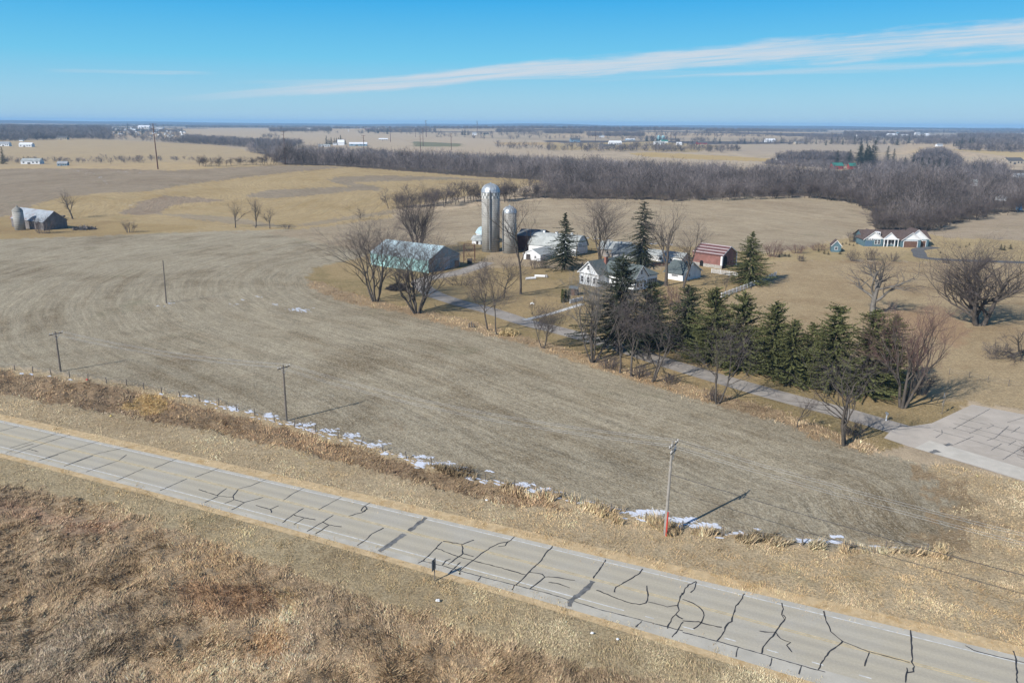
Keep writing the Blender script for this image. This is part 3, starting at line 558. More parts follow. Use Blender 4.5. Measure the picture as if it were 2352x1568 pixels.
# ------------------------------------------------------------------ drive, car park, paths
def strip_path(name, line, w, z, m, kind='structure', ext=1.):
    pts = [np.array(P(*q)) for q in line]; fine = []
    for i in range(len(pts)-1):                              # Catmull-Rom so the bends are round
        p0, p1, p2, p3 = pts[max(i-1, 0)], pts[i], pts[i+1], pts[min(i+2, len(pts)-1)]
        for t in np.linspace(0, 1, 8, endpoint=False):
            fine.append(.5*((2*p1)+(-p0+p2)*t+(2*p0-5*p1+4*p2-p3)*t*t+(-p0+3*p1-3*p2+p3)*t**3))
    fine.append(pts[-1]); n = len(fine); V = []
    for i, p in enumerate(fine):
        d = fine[min(i+1, n-1)]-fine[max(i-1, 0)]; d = d/(np.linalg.norm(d[:2])+1e-9); nr = np.array([-d[1], d[0], 0])
        for s in (.5, -.5): q = p+nr*w*s; V.append((q[0], q[1], terr(q[0], q[1])+z))
    i = np.arange(n-1); F = np.stack([2*i, 2*i+1, 2*i+3, 2*i+2], 1)
    return tag(link(name, mesh_np(name, np.array(V), F), m), kind=kind)
M_drive = mat('drive_asphalt', al(160, 152, 142), .9, .16, .35, .15, col2=al(144, 136, 126))
M_lot = mat('lot_asphalt', al(186, 176, 163), .88, .10, .3, .15, col2=al(176, 166, 153))
M_conc = mat('path_concrete', al(206, 203, 196), .85, .1, .6)
strip_path('driveway', DRIVE, 5.2, .03, M_drive)
strip_path('garden_path', [(1203, 735), (1260, 722), (1300, 710), (1338, 698)], 1.5, .045, M_conc)
strip_path('house_driveway', [(2150, 568), (2110, 573), (2112, 582), (2122, 592), (2200, 598), (2352, 603), (2600, 612)], 4.5, .06, mat('new_asphalt', (.12, .118, .115), .85, .15, .4))
wl = np.array(PP(LOT)); me = bpy.data.meshes.new('car_park'); me.from_pydata([(p[0], p[1], .045) for p in wl], [], [list(range(len(wl)))]); lot = tag(link('car_park', me, M_lot), kind='structure')
if me.polygons[0].normal.z < 0: me.flip_normals()
wl = np.array(PP([(2100, 1029), (2135, 1012), (2200, 1030), (2352, 1076), (2700, 1180), (2900, 1250), (2900, 1288), (2700, 1213), (2352, 1104), (2230, 1066)])); me = bpy.data.meshes.new('concrete_apron'); me.from_pydata([(p[0], p[1], .052) for p in wl], [], [list(range(len(wl)))])
if me.polygons[0].normal.z < 0: me.flip_normals()
link('concrete_apron', me, mat('apron_concrete', al(198, 191, 178), .88, .1, .5), lot)
Z3L = [[(2115, 840), (1860, 980)], [(1780, 985), (1785, 1010), (1740, 1040)], [(2060, 970), (1970, 1010)], [(2000, 1030), (1870, 1085)], [(2240, 960), (2150, 1040), (2090, 1060)], [(2320, 965), (2260, 1005)], [(2195, 1080), (2120, 1125)], [(2347, 1100), (2200, 1190)], [(2290, 1060), (2240, 1090)], [(2347, 900), (2230, 935)], [(2110, 940), (2140, 955), (2090, 975)],
 [(1900, 905), (2100, 950), (2347, 1010)], [(1860, 940), (2100, 1000), (2347, 1062)], [(1830, 965), (2060, 1025), (2347, 1105)], [(1720, 985), (1950, 1045), (2200, 1120), (2347, 1165)]]
stripe_mesh(Z(1568, 658.4, .334, Z3L), .11, .06, 'crack_sealant', M_tarw, lot, .03)
stripe_mesh(Z(1568, 658.4, .334, [[(1700, 1140), (1760, 1130)], [(1800, 1090), (1850, 1085)]]), .8, .062, 'tar_patch', M_tarw, lot, .1)

# ------------------------------------------------------------------ trees: generators
def seg_mesh(name, segs, n, m, parent=None, tint=None):
    """tapered tubes for (p0, p1, r0, r1) segments"""
    A = np.array([q[0] for q in segs], float); B = np.array([q[1] for q in segs], float)
    ra = np.array([q[2] for q in segs]); rb = np.array([q[3] for q in segs])
    d = B-A; d /= np.linalg.norm(d, axis=1, keepdims=True)+1e-9
    h = np.where(np.abs(d[:, 2:3]) < .9, np.array([[0, 0, 1.]]), np.array([[1., 0, 0]]))
    u = np.cross(d, h); u /= np.linalg.norm(u, axis=1, keepdims=True)+1e-9; v = np.cross(d, u); k = len(segs)
    ang = np.arange(n)*2*math.pi/n
    off = u[:, None]*np.cos(ang)[None, :, None]+v[:, None]*np.sin(ang)[None, :, None]
    V = np.concatenate([A[:, None]+off*ra[:, None, None], B[:, None]+off*rb[:, None, None]], 1).reshape(-1, 3)
    base = (np.arange(k)*2*n)[:, None]; i = np.arange(n); j = (i+1) % n
    F = np.stack([base+i, base+j, base+j+n, base+i+n], -1).reshape(-1, 4)
    return link(name, mesh_np(name, V, F, None if tint is None else np.repeat(tint, 2*n)), m, parent)
def norm(v): return v/(np.linalg.norm(v)+1e-9)
def bare_segs(seed, H, W, stems=1, r0=.28, clear=.25, spread=.45, up=.5, levels=4, kids=(6, 5, 4, 5), lean=(0, 0), crook=.20, twig=.012, lshr=.62):
    """bare broadleaf tree; every stem forks again and again into finer, rising branches"""
    g = np.random.default_rng(seed); out = []
    def grow(p, d, L, r, lev, first):
        nseg = (5, 4, 3, 2, 2)[min(lev, 4)] if lev < levels else 2
        pts = [p]; rs = [r]; dd = d
        end = max(r*(.38 if lev < levels else .5), twig*.7)
        for i in range(nseg):
            dd = norm(dd+g.normal(size=3)*crook*(1 if lev else .45)+np.array([0, 0, up*(.35 if lev < levels else .15)]))
            p = p+dd*L/nseg; pts.append(p); rs.append(r+(end-r)*(i+1)/nseg)
        for i in range(nseg): out.append((pts[i], pts[i+1], rs[i], rs[i+1], lev))
        if lev >= levels: return
        kk = kids[min(lev, len(kids)-1)]; kk = max(2, int(round(kk*g.uniform(.75, 1.3))))
        t0 = first if lev == 0 else .28
        for c in range(kk):
            t = t0+(1-t0)*((c+g.uniform(.1, .95))/kk) if c < kk-1 else 1.
            f = t*nseg; i = min(int(f), nseg-1); q = pts[i]+(pts[i+1]-pts[i])*(f-i); rr = rs[i]+(rs[i+1]-rs[i])*(f-i)
            ax = norm(pts[i+1]-pts[i]); s = norm(np.cross(ax, g.normal(size=3)))
            an = g.uniform(.6, 1.15)*spread*(1.6 if lev else 1.5)*(.6 if t > .97 else 1)
            nd = norm(ax*math.cos(an)+s*math.sin(an))
            if nd[2] < -.15 and lev < levels-1: nd[2] = abs(nd[2])*.3
            grow(q, norm(nd), L*lshr*g.uniform(.7, 1.2)*(1.1-.35*t if lev == 0 else 1), max(rr*.62, twig), lev+1, 0)
    for s in range(stems):
        a = s*2*math.pi/stems+g.uniform(0, 1.5); tilt = (.30 if stems > 1 else .04)*g.uniform(.7, 1.3)
        d = norm(np.array([math.cos(a)*tilt+lean[0], math.sin(a)*tilt+lean[1], 1.]))
        p = np.array([math.cos(a), math.sin(a), 0.])*(r0*.8 if stems > 1 else 0)+np.array([0, 0, -.25])
        grow(p, d, H*.62*g.uniform(.85, 1.05), r0*(1 if stems == 1 else .72)*g.uniform(.8, 1.1), 0, clear*g.uniform(.8, 1.1))
    E = np.array([q[1] for q in out]); zm = np.percentile(E[:, 2], 98.5); sz = H/zm
    c = np.percentile(np.abs(E[:, :2]), 93, axis=0).mean(); sw = min(W*.5/max(c, .1), sz*1.7)
    S = np.array([sw, sw, sz])
    return [(a*S, b*S, max(x, .008), max(y, .008), l) for a, b, x, y, l in out]
def bare_tree(name, label, cat, base, H, W, group=None, mtwig=None, mbark=None, thin=3, **kw):
    seed = kw.pop('seed', 1); segs = bare_segs(seed, H, W, **kw)
    t = empty(name, base, label, cat, group)
    lo = [q[:4] for q in segs if q[4] < thin]; hi = [q[:4] for q in segs if q[4] >= thin]
    # root flare
    r0 = max(q[2] for q in lo[:5])
    lo.append((np.array([0, 0, -.3]), np.array([0, 0, .35]), r0*1.5, r0*1.0))
    seg_mesh('trunk', lo, 6, mbark or M_bark, t); seg_mesh('crown', hi, 3, mtwig or M_twig, t)
    return t
def tri_mesh(name, A, B, C, tint, m, parent=None):
    V = np.stack([A, B, C], 1).reshape(-1, 3); F = np.arange(len(V)).reshape(-1, 3)
    return link(name, mesh_np(name, V, F, np.repeat(tint, 3)), m, parent)
def spruce_parts(t, seed, H, W, m, skirt=.05, droop=.35, dens=1., taper=.85, ragged=.25, column=False):
    g = np.random.default_rng(seed)
    seg_mesh('trunk', [(np.array([0, 0, -.3]), np.array([0, 0, H*.5]), .035*H**.9*.45, .018*H**.9*.45), (np.array([0, 0, H*.5]), np.array([0, 0, H*.985]), .018*H**.9*.45, .015)], 7, M_bark, t)
    A = []; B = []; C = []; T = []
    z = skirt*H; side = g.uniform(0, 6.28)
    while z < H*.985:
        f = (z-skirt*H)/(H*(1-skirt)); prof = (1-f)**taper if not column else min(1, (1-f)*2.6)*(.75+.25*math.sin(f*17+seed))
        prof = prof*(.86+.14*min(1, f*5))+.02
        nb = max(4, int(g.integers(6, 9)*dens*(1.35-.6*f))); lump = g.uniform(1-ragged, 1+ragged*.6)
        for b in range(nb):
            phi = g.uniform(0, 6.28); lop = 1+ragged*.7*math.sin(phi*2+side+f*5); L = max(.3, W*.5*prof*lump*lop*g.uniform(.6, 1.15)); zb = z+g.uniform(-.35, .35)*(.4+.04*H)
            if g.random() < ragged*.25: continue
            rise = g.uniform(-.1, .35)-(droop*(1-f))
            o = np.array([math.cos(phi), math.sin(phi), 0]); s = np.array([-o[1], o[0], 0]); bt = g.uniform(.65, 1.35)
            ns = max(4, int(L*5.5*dens))
            u = (np.arange(ns)+g.uniform(0, 1, ns))/ns*.9+.1
            ctr = o*(L*u)[:, None]+np.stack([0*u, 0*u, zb+L*(rise*u-droop*.5*u*u+.2*u**3)], 1)
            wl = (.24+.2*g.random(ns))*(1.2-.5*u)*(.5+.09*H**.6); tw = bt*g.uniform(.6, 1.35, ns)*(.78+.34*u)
            for sg in (1, -1):
                tip = ctr+s*(sg*wl*g.uniform(.5, 1.2, ns))[:, None]+o*(wl*g.uniform(.0, .9, ns))[:, None]; tip[:, 2] += wl*g.uniform(-.7, .25, ns)
                q = o*(wl*.38)[:, None]; q[:, 2] += g.uniform(-.08, .12, ns)
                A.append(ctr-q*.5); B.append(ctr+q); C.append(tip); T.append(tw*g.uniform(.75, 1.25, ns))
            tip = ctr+o*(wl*.3)[:, None]; tip[:, 2] -= wl*g.uniform(.5, 1.3, ns)
            A.append(ctr-s*(wl*.3)[:, None]); B.append(ctr+s*(wl*.3)[:, None]+o*.1); C.append(tip); T.append(tw*.85)
        z += g.uniform(.16, .30)*(.55+.035*H)
    k_ = 16; a = g.uniform(0, 6.28, k_); zz = H*(.985-.006*np.arange(k_)); zr = 0*a
    A.append(np.stack([zr, zr, zz+.3], 1)); B.append(np.stack([zr+.06, zr+.06, zz], 1)); C.append(np.stack([np.cos(a)*.35, np.sin(a)*.35, zz-.05], 1)); T.append(zr+1)
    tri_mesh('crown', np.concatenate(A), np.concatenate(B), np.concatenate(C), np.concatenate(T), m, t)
def spruce(name, label, base, H, W, seed, m=None, group=None, cat='spruce', **kw):
    t = empty(name, base, label, cat, group); spruce_parts(t, seed, H, W, m or M_needle, **kw); return t
def bush(name, label, base, H, W, seed, m=None, group=None, cat='shrub', stems=26, D=None):
    """leafless shrub: many stems fanning out of the ground, each with side twigs. One mesh: it has no trunk of its own"""
    g = np.random.default_rng(seed); segs = []; D = D or W
    for i in range(stems):
        a = g.uniform(0, 6.28); q = g.uniform(0, 1)**.5; root = np.array([math.cos(a)*W*.22*q, math.sin(a)*D*.22*q, -.1])
        tip = np.array([math.cos(a)*W*.5*q+g.normal()*.08*W, math.sin(a)*D*.5*q+g.normal()*.08*D, H*(1-.45*q*q)*g.uniform(.75, 1.05)])
        mid = root+(tip-root)*.5+np.array([0, 0, H*.08]); r = .02+.006*H
        segs += [(root, mid, r, r*.7), (mid, tip, r*.7, .01)]
        for j in range(7):
            u = g.uniform(.25, 1.); p = root+(mid-root)*2*u if u < .5 else mid+(tip-mid)*(2*u-1)
            d = norm(g.normal(size=3)*.6+norm(tip-root)); l = H*g.uniform(.16, .34); e = p+d*l; segs.append((p, e, r*.45, .009))
            for _ in range(3):
                p2 = p+(e-p)*g.uniform(.3, 1); segs.append((p2, p2+norm(d+g.normal(size=3)*.6)*l*.5, .012, .008))
    segs = [(a, np.array([b[0], b[1], max(b[2], .05)]), x, y) for a, b, x, y in segs]
    o = seg_mesh(name, segs, 3, m or M_twig); o.location = tuple(float(v) for v in base); return tag(o, label, cat, group)

def at_tree(x, yb, yt, w):
    b = P(x, yb); return b, htop(b, x, yt), pxm(b, w)

# ------------------------------------------------------------------ trees of the farm
def T(label, x, yb, yt, w, name='bare_tree', cat='tree', **kw):
    b, H, W = at_tree(x, yb, yt, w); H *= 1.12; W *= 1.05; return bare_tree(name, label, cat, b, H, W, **kw)
MS = dict(kids=(7, 5, 4, 5), levels=4)
T('many-stemmed bare tree on the field edge at the near side of the turquoise shed', 862, 692, 510, 160, seed=3, stems=5, r0=.42, clear=.28, spread=.36, **MS)
T('tall many-stemmed bare tree whose limbs cross the right half of the turquoise shed', 957, 719, 556, 165, seed=8, stems=6, r0=.42, clear=.25, spread=.34, **MS)
T('dense vase-shaped bare tree rising behind the turquoise shed roof', 957, 583, 447, 100, seed=12, stems=5, r0=.45, clear=.18, spread=.36, **MS)
T('crooked bare tree with a bowed trunk, left of the pair beside the straw pile', 1121, 759, 618, 105, seed=21, r0=.27, clear=.42, spread=.48, levels=4, kids=(7, 5, 5, 6), crook=.3, lean=(-.1, 0))
T('thinner bare tree with a leaning trunk, right of the pair beside the straw pile', 1140, 768, 612, 80, seed=23, r0=.22, clear=.45, spread=.42, levels=4, kids=(6, 5, 4, 5), crook=.3, lean=(.1, 0))
T('tall bare tree with a long clear trunk on the lawn in front of the silos', 1196, 675, 462, 165, seed=27, r0=.42, clear=.36, spread=.46, levels=4, kids=(7, 5, 4, 5), crook=.26)
T('low purplish bare tree with a bushy crown below the big silo', 1158, 684, 592, 110, seed=31, r0=.2, clear=.3, spread=.5, levels=4, kids=(7, 5, 4, 5))
T('bushy dark bare tree at the drive across from the garden path', 1247, 799, 705, 80, seed=36, stems=3, r0=.2, clear=.3, spread=.5, levels=4, kids=(6, 5, 3, 4))
T('pale many-stemmed bare tree standing before the farmhouse spruce', 1362, 832, 632, 150, seed=41, stems=5, r0=.3, clear=.33, spread=.38, mtwig=mat('pale_twig', (.23, .21, .19), .95, .2, .6, .1), kids=(6, 5, 3, 4), levels=4)
T('slim bare tree among brush on the field edge, with a broken side limb', 1424, 856, 700, 75, seed=45, r0=.22, clear=.35, spread=.5, levels=4, kids=(6, 4, 3, 4), crook=.3)
T('twisting bare tree on the field edge with a snapped stub beside it', 1450, 864, 690, 110, seed=48, r0=.24, clear=.3, spread=.5, levels=4, kids=(7, 5, 5, 6), crook=.36, lean=(.12, 0))
T('wide crooked bare tree on the field edge forking low over the drive', 1499, 876, 690, 135, seed=53, stems=2, r0=.28, clear=.3, spread=.55, levels=4, kids=(6, 5, 3, 4), crook=.34)
T('dark bare tree with a leaning split trunk halfway down the drive', 1650, 927, 760, 150, seed=57, stems=2, r0=.26, clear=.32, spread=.46, levels=4, kids=(6, 5, 3, 4), lean=(.12, 0))
T('little thin bare sapling between the drive and the field edge', 1831, 981, 905, 60, seed=61, r0=.09, clear=.3, spread=.5, levels=3, kids=(6, 5, 4), crook=.3)
T('large twin-trunked bare tree at the mouth of the drive by the car park', 1941, 1022, 800, 185, seed=66, stems=2, r0=.36, clear=.3, spread=.5, kids=(6, 5, 3, 4), levels=4)
T('tall bare tree with a dense reddish crown between the spruces and the car park', 2072, 936, 724, 120, seed=71, stems=4, r0=.45, clear=.38, spread=.42, mtwig=M_twig_red, **MS)
T('old bare tree with a thick pale trunk alone in the pasture behind the spruce row', 2006, 722, 588, 140, seed=76, r0=.75, clear=.28, spread=.58, levels=4, kids=(7, 5, 4, 5), mbark=mat('pale_bark', (.17, .155, .135), .95, .3, 1.2, .1))
T('huge spreading bare tree in the pasture near the picture edge', 2248, 747, 572, 185, seed=82, stems=4, r0=.75, clear=.16, spread=.5, kids=(9, 6, 5, 4), levels=4)
T('broad fan-shaped bare tree behind the grey sheds', 1377, 598, 458, 118, seed=86, stems=4, r0=.42, clear=.34, spread=.36, **MS)
T('bare tree with a thick trunk and pruned limbs between farmhouse and garage', 1529, 656, 482, 90, seed=91, r0=.6, clear=.34, spread=.5, levels=4, kids=(7, 5, 4, 5), crook=.28)
T('bare tree with a dark crown in front of the white garage', 1569, 662, 505, 100, seed=95, r0=.4, clear=.3, spread=.46, levels=4, kids=(7, 5, 4, 5), crook=.28)
T('small bare tree on the lawn beside the white rail fence', 1664, 674, 632, 42, seed=99, r0=.1, clear=.3, spread=.5, levels=3, kids=(6, 5, 5))
T('leafless tree standing alone in the grass near the old grey barn', 167, 503, 440, 46, seed=103, r0=.36, clear=.25, spread=.5, levels=3, kids=(8, 7, 6))
T('slender bare tree at the field end, left of the pair', 541, 523, 465, 34, seed=107, r0=.25, clear=.3, spread=.45, levels=3, kids=(8, 6, 6))
T('slender bare tree at the field end, right of the pair', 587, 523, 460, 32, seed=111, r0=.25, clear=.3, spread=.42, levels=3, kids=(8, 6, 6))
T('short bare tree at the field end beside the slender pair', 620, 525, 481, 30, seed=114, r0=.2, clear=.25, spread=.5, levels=3, kids=(8, 6, 6))
T('small lone bare tree on the grass strip between the golden hill and the field', 829, 505, 482, 22, seed=117, r0=.12, clear=.2, spread=.5, levels=3, kids=(7, 6, 5))
T('bare tree reaching in over the car park at the picture edge', 2385, 1105, 1010, 110, seed=121, r0=.16, clear=.2, spread=.6, levels=4, kids=(6, 5, 5, 5))
# a fallen tree in the pasture
b = P(2325, 815); t = bare_tree('fallen_tree', 'fallen grey tree lying in the pasture with its branches spread', 'tree', b+np.array([3, 0, .8]), 12, 8, seed=125, r0=.5, clear=.3, spread=.6, levels=4, kids=(7, 5, 4, 5)); t.rotation_euler = (R(12), R(-82), R(8))

# evergreens
def S(label, x, yb, yt, w, seed, name='spruce_tree', **kw):
    b, H, W = at_tree(x, yb, yt, w*(1 if name[0] == 'c' else 1.75)); return spruce(name, label, b, H, W, seed, **kw)
S('dark spruce with a bare lower trunk in front of the grey arched barn', 1296, 620, 487, 62, 201, m=M_needle_drk, skirt=.12, droop=.42, ragged=.35)
S('tallest narrow spruce with shaggy hanging branches behind the farmhouse', 1473, 612, 462, 52, 203, m=M_needle_drk, skirt=.08, droop=.55, taper=.45, ragged=.5)
S('broad symmetrical spruce alone at the bend of the white rail fence', 1719, 652, 530, 84, 205, skirt=.07, droop=.35, taper=.95, ragged=.15, m=M_needle_yel)
S('big ragged spruce covering the front of the white farmhouse', 1420, 808, 588, 122, 207, m=M_needle_drk, skirt=.14, droop=.35, taper=.5, ragged=.4, dens=1.2)
ROW = [(1492, 800, 645, 88, 'spruce at the farmhouse corner, leftmost of the row along the drive', M_needle), (1574, 800, 652, 84, 'second spruce of the row along the drive, counted from the farmhouse', M_needle),
       (1632, 832, 657, 96, 'paler wide spruce in the row, below the white rail fence', M_needle_yel), (1698, 846, 668, 100, 'large full spruce in the row where the white rail fence ends behind it', M_needle_yel),
       (1768, 860, 690, 82, 'pointed spruce standing a little apart in the middle of the row', M_needle_yel), (1812, 876, 732, 78, 'short round-topped spruce in the row, left of the two low ones', M_needle_yel),
       (1856, 874, 740, 74, 'low blunt spruce in the row, right of the two low ones', M_needle_yel), (1903, 896, 696, 102, 'tall broad spruce third from the car park end of the row', M_needle_yel),
       (1985, 905, 707, 104, 'widest spruce near the car park end of the row', M_needle_yel), (2039, 892, 722, 74, 'last spruce of the row, nearest the reddish bare tree', M_needle_yel)]
for i, (x, yb, yt, w, lab, m) in enumerate(ROW):
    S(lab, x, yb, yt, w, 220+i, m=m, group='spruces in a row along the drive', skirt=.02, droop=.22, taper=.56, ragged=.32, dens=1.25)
for i, (x, y, d) in enumerate([(1291.5, 695, 'left of the three'), (1299, 693.5, 'middle of the three'), (1306, 692, 'right of the three')]):
    S('slim columnar evergreen at the garden gate, '+d, x, y, 665, 8.5, 240+i, name='columnar_evergreen', cat='evergreen', group='columnar evergreens at the garden gate', m=M_needle_yel, column=True, skirt=0., droop=-.5, ragged=.05, dens=1.3)

# shrubs
for i, (x, y, yt, w, lab, m) in enumerate([
    (298, 534, 505, 40, 'round dark leafless bush at the field end below the golden hill', None), (660, 526, 516, 40, 'low brush at the foot of the short field-end tree', None),
    (1060, 655, 628, 110, 'long low thicket beside the drive left of the silos', None), (1228, 618, 590, 40, 'dark rounded shrub in front of the grey arched barn', None), (1250, 616, 590, 34, 'upright many-stemmed shrub beside the dark spruce', None),
    (1335, 616, 602, 22, 'small dark round shrub behind the farmhouse gable', None), (1400, 848, 815, 60, 'brown brush around the field-edge trees', None), (1470, 866, 835, 70, 'grey brush between the crooked field-edge trees', None), (1540, 880, 858, 60, 'low brush right of the forked field-edge tree', None),
    (1635, 920, 888, 40, 'thin brown brush at the foot of the split-trunked tree', None), (1545, 700, 655, 90, 'dense purplish shrubbery under the trees right of the farmhouse', M_twig_red), (1960, 1000, 970, 60, 'low twigs around the twin-trunked tree', None),
    (2115, 905, 850, 60, 'tangle of dead branches beside the reddish tree', None), (1775, 590, 552, 60, 'large red-twigged bush at the edge of the pasture', M_twig_red), (1830, 582, 560, 50, 'wide dark bush beside the large red-twigged bush', M_twig_red), (1880, 575, 558, 50, 'low red bush left of the teal shed', M_twig_red),
    (2000, 598, 570, 34, 'bare shrub below the teal house, leftmost', None), (1962, 600, 574, 30, 'pale bare shrub between the teal shed and the house', None), (2050, 600, 580, 36, 'thin shrub below the porch of the teal house', None), (2170, 604, 590, 60, 'long low hedge along the house driveway', None), (2260, 603, 588, 50, 'leafless hedge farther along the house driveway', None),
    (1957, 556, 530, 26, 'small bare tree-like shrub behind the teal shed', None), (1178, 560, 548, 26, 'brown weeds behind the big silo', None), (2290, 815, 788, 70, 'grey dead brush piled against the fallen tree', None), (100, 536, 492, 66, 'large dark bush growing over the old barn', None), (1840, 600, 585, 20, 'thin brown shrub at the pasture edge', None)]):
    b, H, W = at_tree(x, y, yt, w); bush('shrub', lab, b, max(H, .6), W, 300+i, m=m, stems=34 if w > 45 else 24, D=min(W, 5))

# ------------------------------------------------------------------ buildings
class Frame:
    """building frame: A near corner, x runs to B, y runs towards C (all ground points)"""
    def __init__(s, A, B, C=None, depth=None):
        s.A = A; u = (B-A)[:2]; s.L = float(np.hypot(*u)); u = u/s.L; v = np.array([-u[1], u[0]])
        w = (C-A)[:2] if C is not None else np.array([0, 1.])
        if w@v < 0: v = -v
        s.u, s.v = u, v; s.W = float(w@v) if C is not None else depth
        if depth: s.W = depth
    def mb(s): return MB(tuple(s.u), tuple(s.v))
    def at(s, x, y, z=0): q = s.A+np.array([*(s.u*x+s.v*y), 0]); q[2] = s.A[2]+z; return q
def slab(b, quad, th):
    """roof sheet of thickness th on a quad given from eave to ridge"""
    b.solid([(x, y, z) for x, y, z in quad], [(x, y, z+th) for x, y, z in quad])
def gable_parts(t, f, hw, hr, mw, mr, over=.35, x0=0, x1=None, y0=0, y1=None, ridge='x', trim=None, th=.1, base=0., name=('wall', 'roof')):
    x1 = f.L if x1 is None else x1; y1 = f.W if y1 is None else y1; b = f.mb()
    if ridge == 'x':
        ym = (y0+y1)/2; pr = lambda x: [(x, y0, -.4), (x, y1, -.4), (x, y1, hw), (x, ym, hr), (x, y0, hw)]; b.solid(pr(x0), pr(x1))
    else:
        xm = (x0+x1)/2; pr = lambda y: [(x0, y, -.4), (x1, y, -.4), (x1, y, hw), (xm, y, hr), (x0, y, hw)]; b.solid(pr(y0), pr(y1))
    wall = b.build(name[0], mw, t); b = f.mb(); e = .02
    if ridge == 'x':
        k = (hr-hw)/(ym-y0)
        for s, ya in ((1, y0), (-1, y1)):
            ye = ya-s*over; slab(b, [(x0-over, ye, hw-k*over+e), (x1+over, ye, hw-k*over+e), (x1+over, ym, hr+e), (x0-over, ym, hr+e)], th)
    else:
        k = (hr-hw)/(xm-x0)
        for s, xa in ((1, x0), (-1, x1)):
            xe_ = xa-s*over; slab(b, [(xe_, y0-over, hw-k*over+e), (xe_, y1+over, hw-k*over+e), (xm, y1+over, hr+e), (xm, y0-over, hr+e)], th)
    roof = b.build(name[1], mr, t)
    if trim is not None:
        b = f.mb(); w = .22
        if ridge == 'x':
            for xx in (x0-over-.03, x1+over-.03):
                if xx > x0: b.build('roof_trim', trim, t); b = f.mb()
                for s, ya in ((1, y0), (-1, y1)):
                    ye = ya-s*over; b.solid([(xx, ye, hw-k*over-.16), (xx+.06, ye, hw-k*over-.16), (xx+.06, ym, hr-.16), (xx, ym, hr-.16)], [(xx, ye, hw-k*over+.08), (xx+.06, ye, hw-k*over+.08), (xx+.06, ym, hr+.08), (xx, ym, hr+.08)])
        else:
            for yy in (y0-over-.03, y1+over-.03):
                if yy > y0: b.build('roof_trim', trim, t); b = f.mb()
                for s, xa in ((1, x0), (-1, x1)):
                    xe_ = xa-s*over; b.solid([(xe_, yy, hw-k*over-.16), (xe_, yy+.06, hw-k*over-.16), (xm, yy+.06, hr-.16), (xm, yy, hr-.16)], [(xe_, yy, hw-k*over+.08), (xe_, yy+.06, hw-k*over+.08), (xm, yy+.06, hr+.08), (xm, yy, hr+.08)])
        b.build('roof_trim', trim, t)
    return wall, roof
def opening(t, f, side, c, z, w, h, mframe, mpane, name='window', inner='pane', off=0., x1=None, y1=None, bars=True, fr=.09):
    """window or door: a raised frame with a pane as its child, on a side of the frame's box. off = plane of the wall"""
    def bx(b, a0, a1, z0, z1, d0, d1):
        lo, hi = off-d1, off-d0
        if side == 'y0': b.box(a0, a1, lo, hi, z0, z1)
        elif side == 'x0': b.box(lo, hi, a0, a1, z0, z1)
        elif side == 'x1': b.box((x1 if x1 is not None else f.L)+d0, (x1 if x1 is not None else f.L)+d1, a0, a1, z0, z1)
        elif side == 'y1': b.box(a0, a1, (y1 if y1 is not None else f.W)+d0, (y1 if y1 is not None else f.W)+d1, z0, z1)
    a, e = c-w/2, c+w/2; b = f.mb()
    bx(b, a-fr, a, z-fr, z+h+fr, .003, .07); bx(b, e, e+fr, z-fr, z+h+fr, .003, .07); bx(b, a, e, z+h, z+h+fr, .003, .07); bx(b, a, e, z-fr, z, .003, .07)
    if bars: bx(b, a, e, z+h*.5-.03, z+h*.5+.03, .04, .06)
    o = b.build(name, mframe, t); b = f.mb(); bx(b, a, e, z, z+h, .004, .03); b.build(inner, mpane, o); return o
M_turq = mat('turquoise_sheet', (.40, .68, .66), .5, .16, .25, .4, stripes=((1, 1, 0), .6, .35, None), col2=(.46, .70, .70))
M_turqroof = mat('pale_metal_roof', (.44, .55, .58), .6, .2, .25, .25, stripes=((1, .4, 0), .75, .4, None), col2=(.32, .43, .46))
M_shade = mat('shaded_sheet', (.20, .27, .30), .55, .15, .6, .3, stripes=((1, 1, 0), .6, .3, None))  # darker copy of the turquoise sheet, shade put into its colour
M_clap = mat('white_clapboard', (.74, .75, .745), .7, .1, .6, .2, stripes=((0, 0, 1), .24, .35, None), col2=(.66, .66, .645))
M_slate = mat('grey_green_shingle', (.105, .125, .122), .9, .18, 1.2, .15, stripes=((0, 0, 1), .22, .3, None))
M_greyroof = mat('light_grey_shingle', (.36, .375, .36), .9, .2, .5, .15, col2=(.29, .30, .29))
M_slateblue = mat('slate_roof', (.13, .15, .165), .85, .2, 1., .2)
M_barnred = mat('barn_red', (.235, .115, .098), .75, .25, .5, .2, stripes=((1, 1, 0), .5, .3, None), col2=(.20, .12, .105))
M_redroof = mat('streaked_red_roof', (.13, .062, .057), .6, .2, .7, .3, stripes=((.707, .707, 0), 1.35, .2, (.46, .40, .39)))
M_brick = mat('brick', (.26, .11, .08), .9, .25, 2.5, .15)
M_brown = mat('brown_board', (.15, .085, .06), .8, .2, 1.)
M_teal = mat('teal_siding', (.10, .165, .19), .7, .1, .8, .2, stripes=((0, 0, 1), .25, .3, None))
M_brnroof = mat('brown_shingle', (.105, .078, .07), .9, .2, 1., .15)

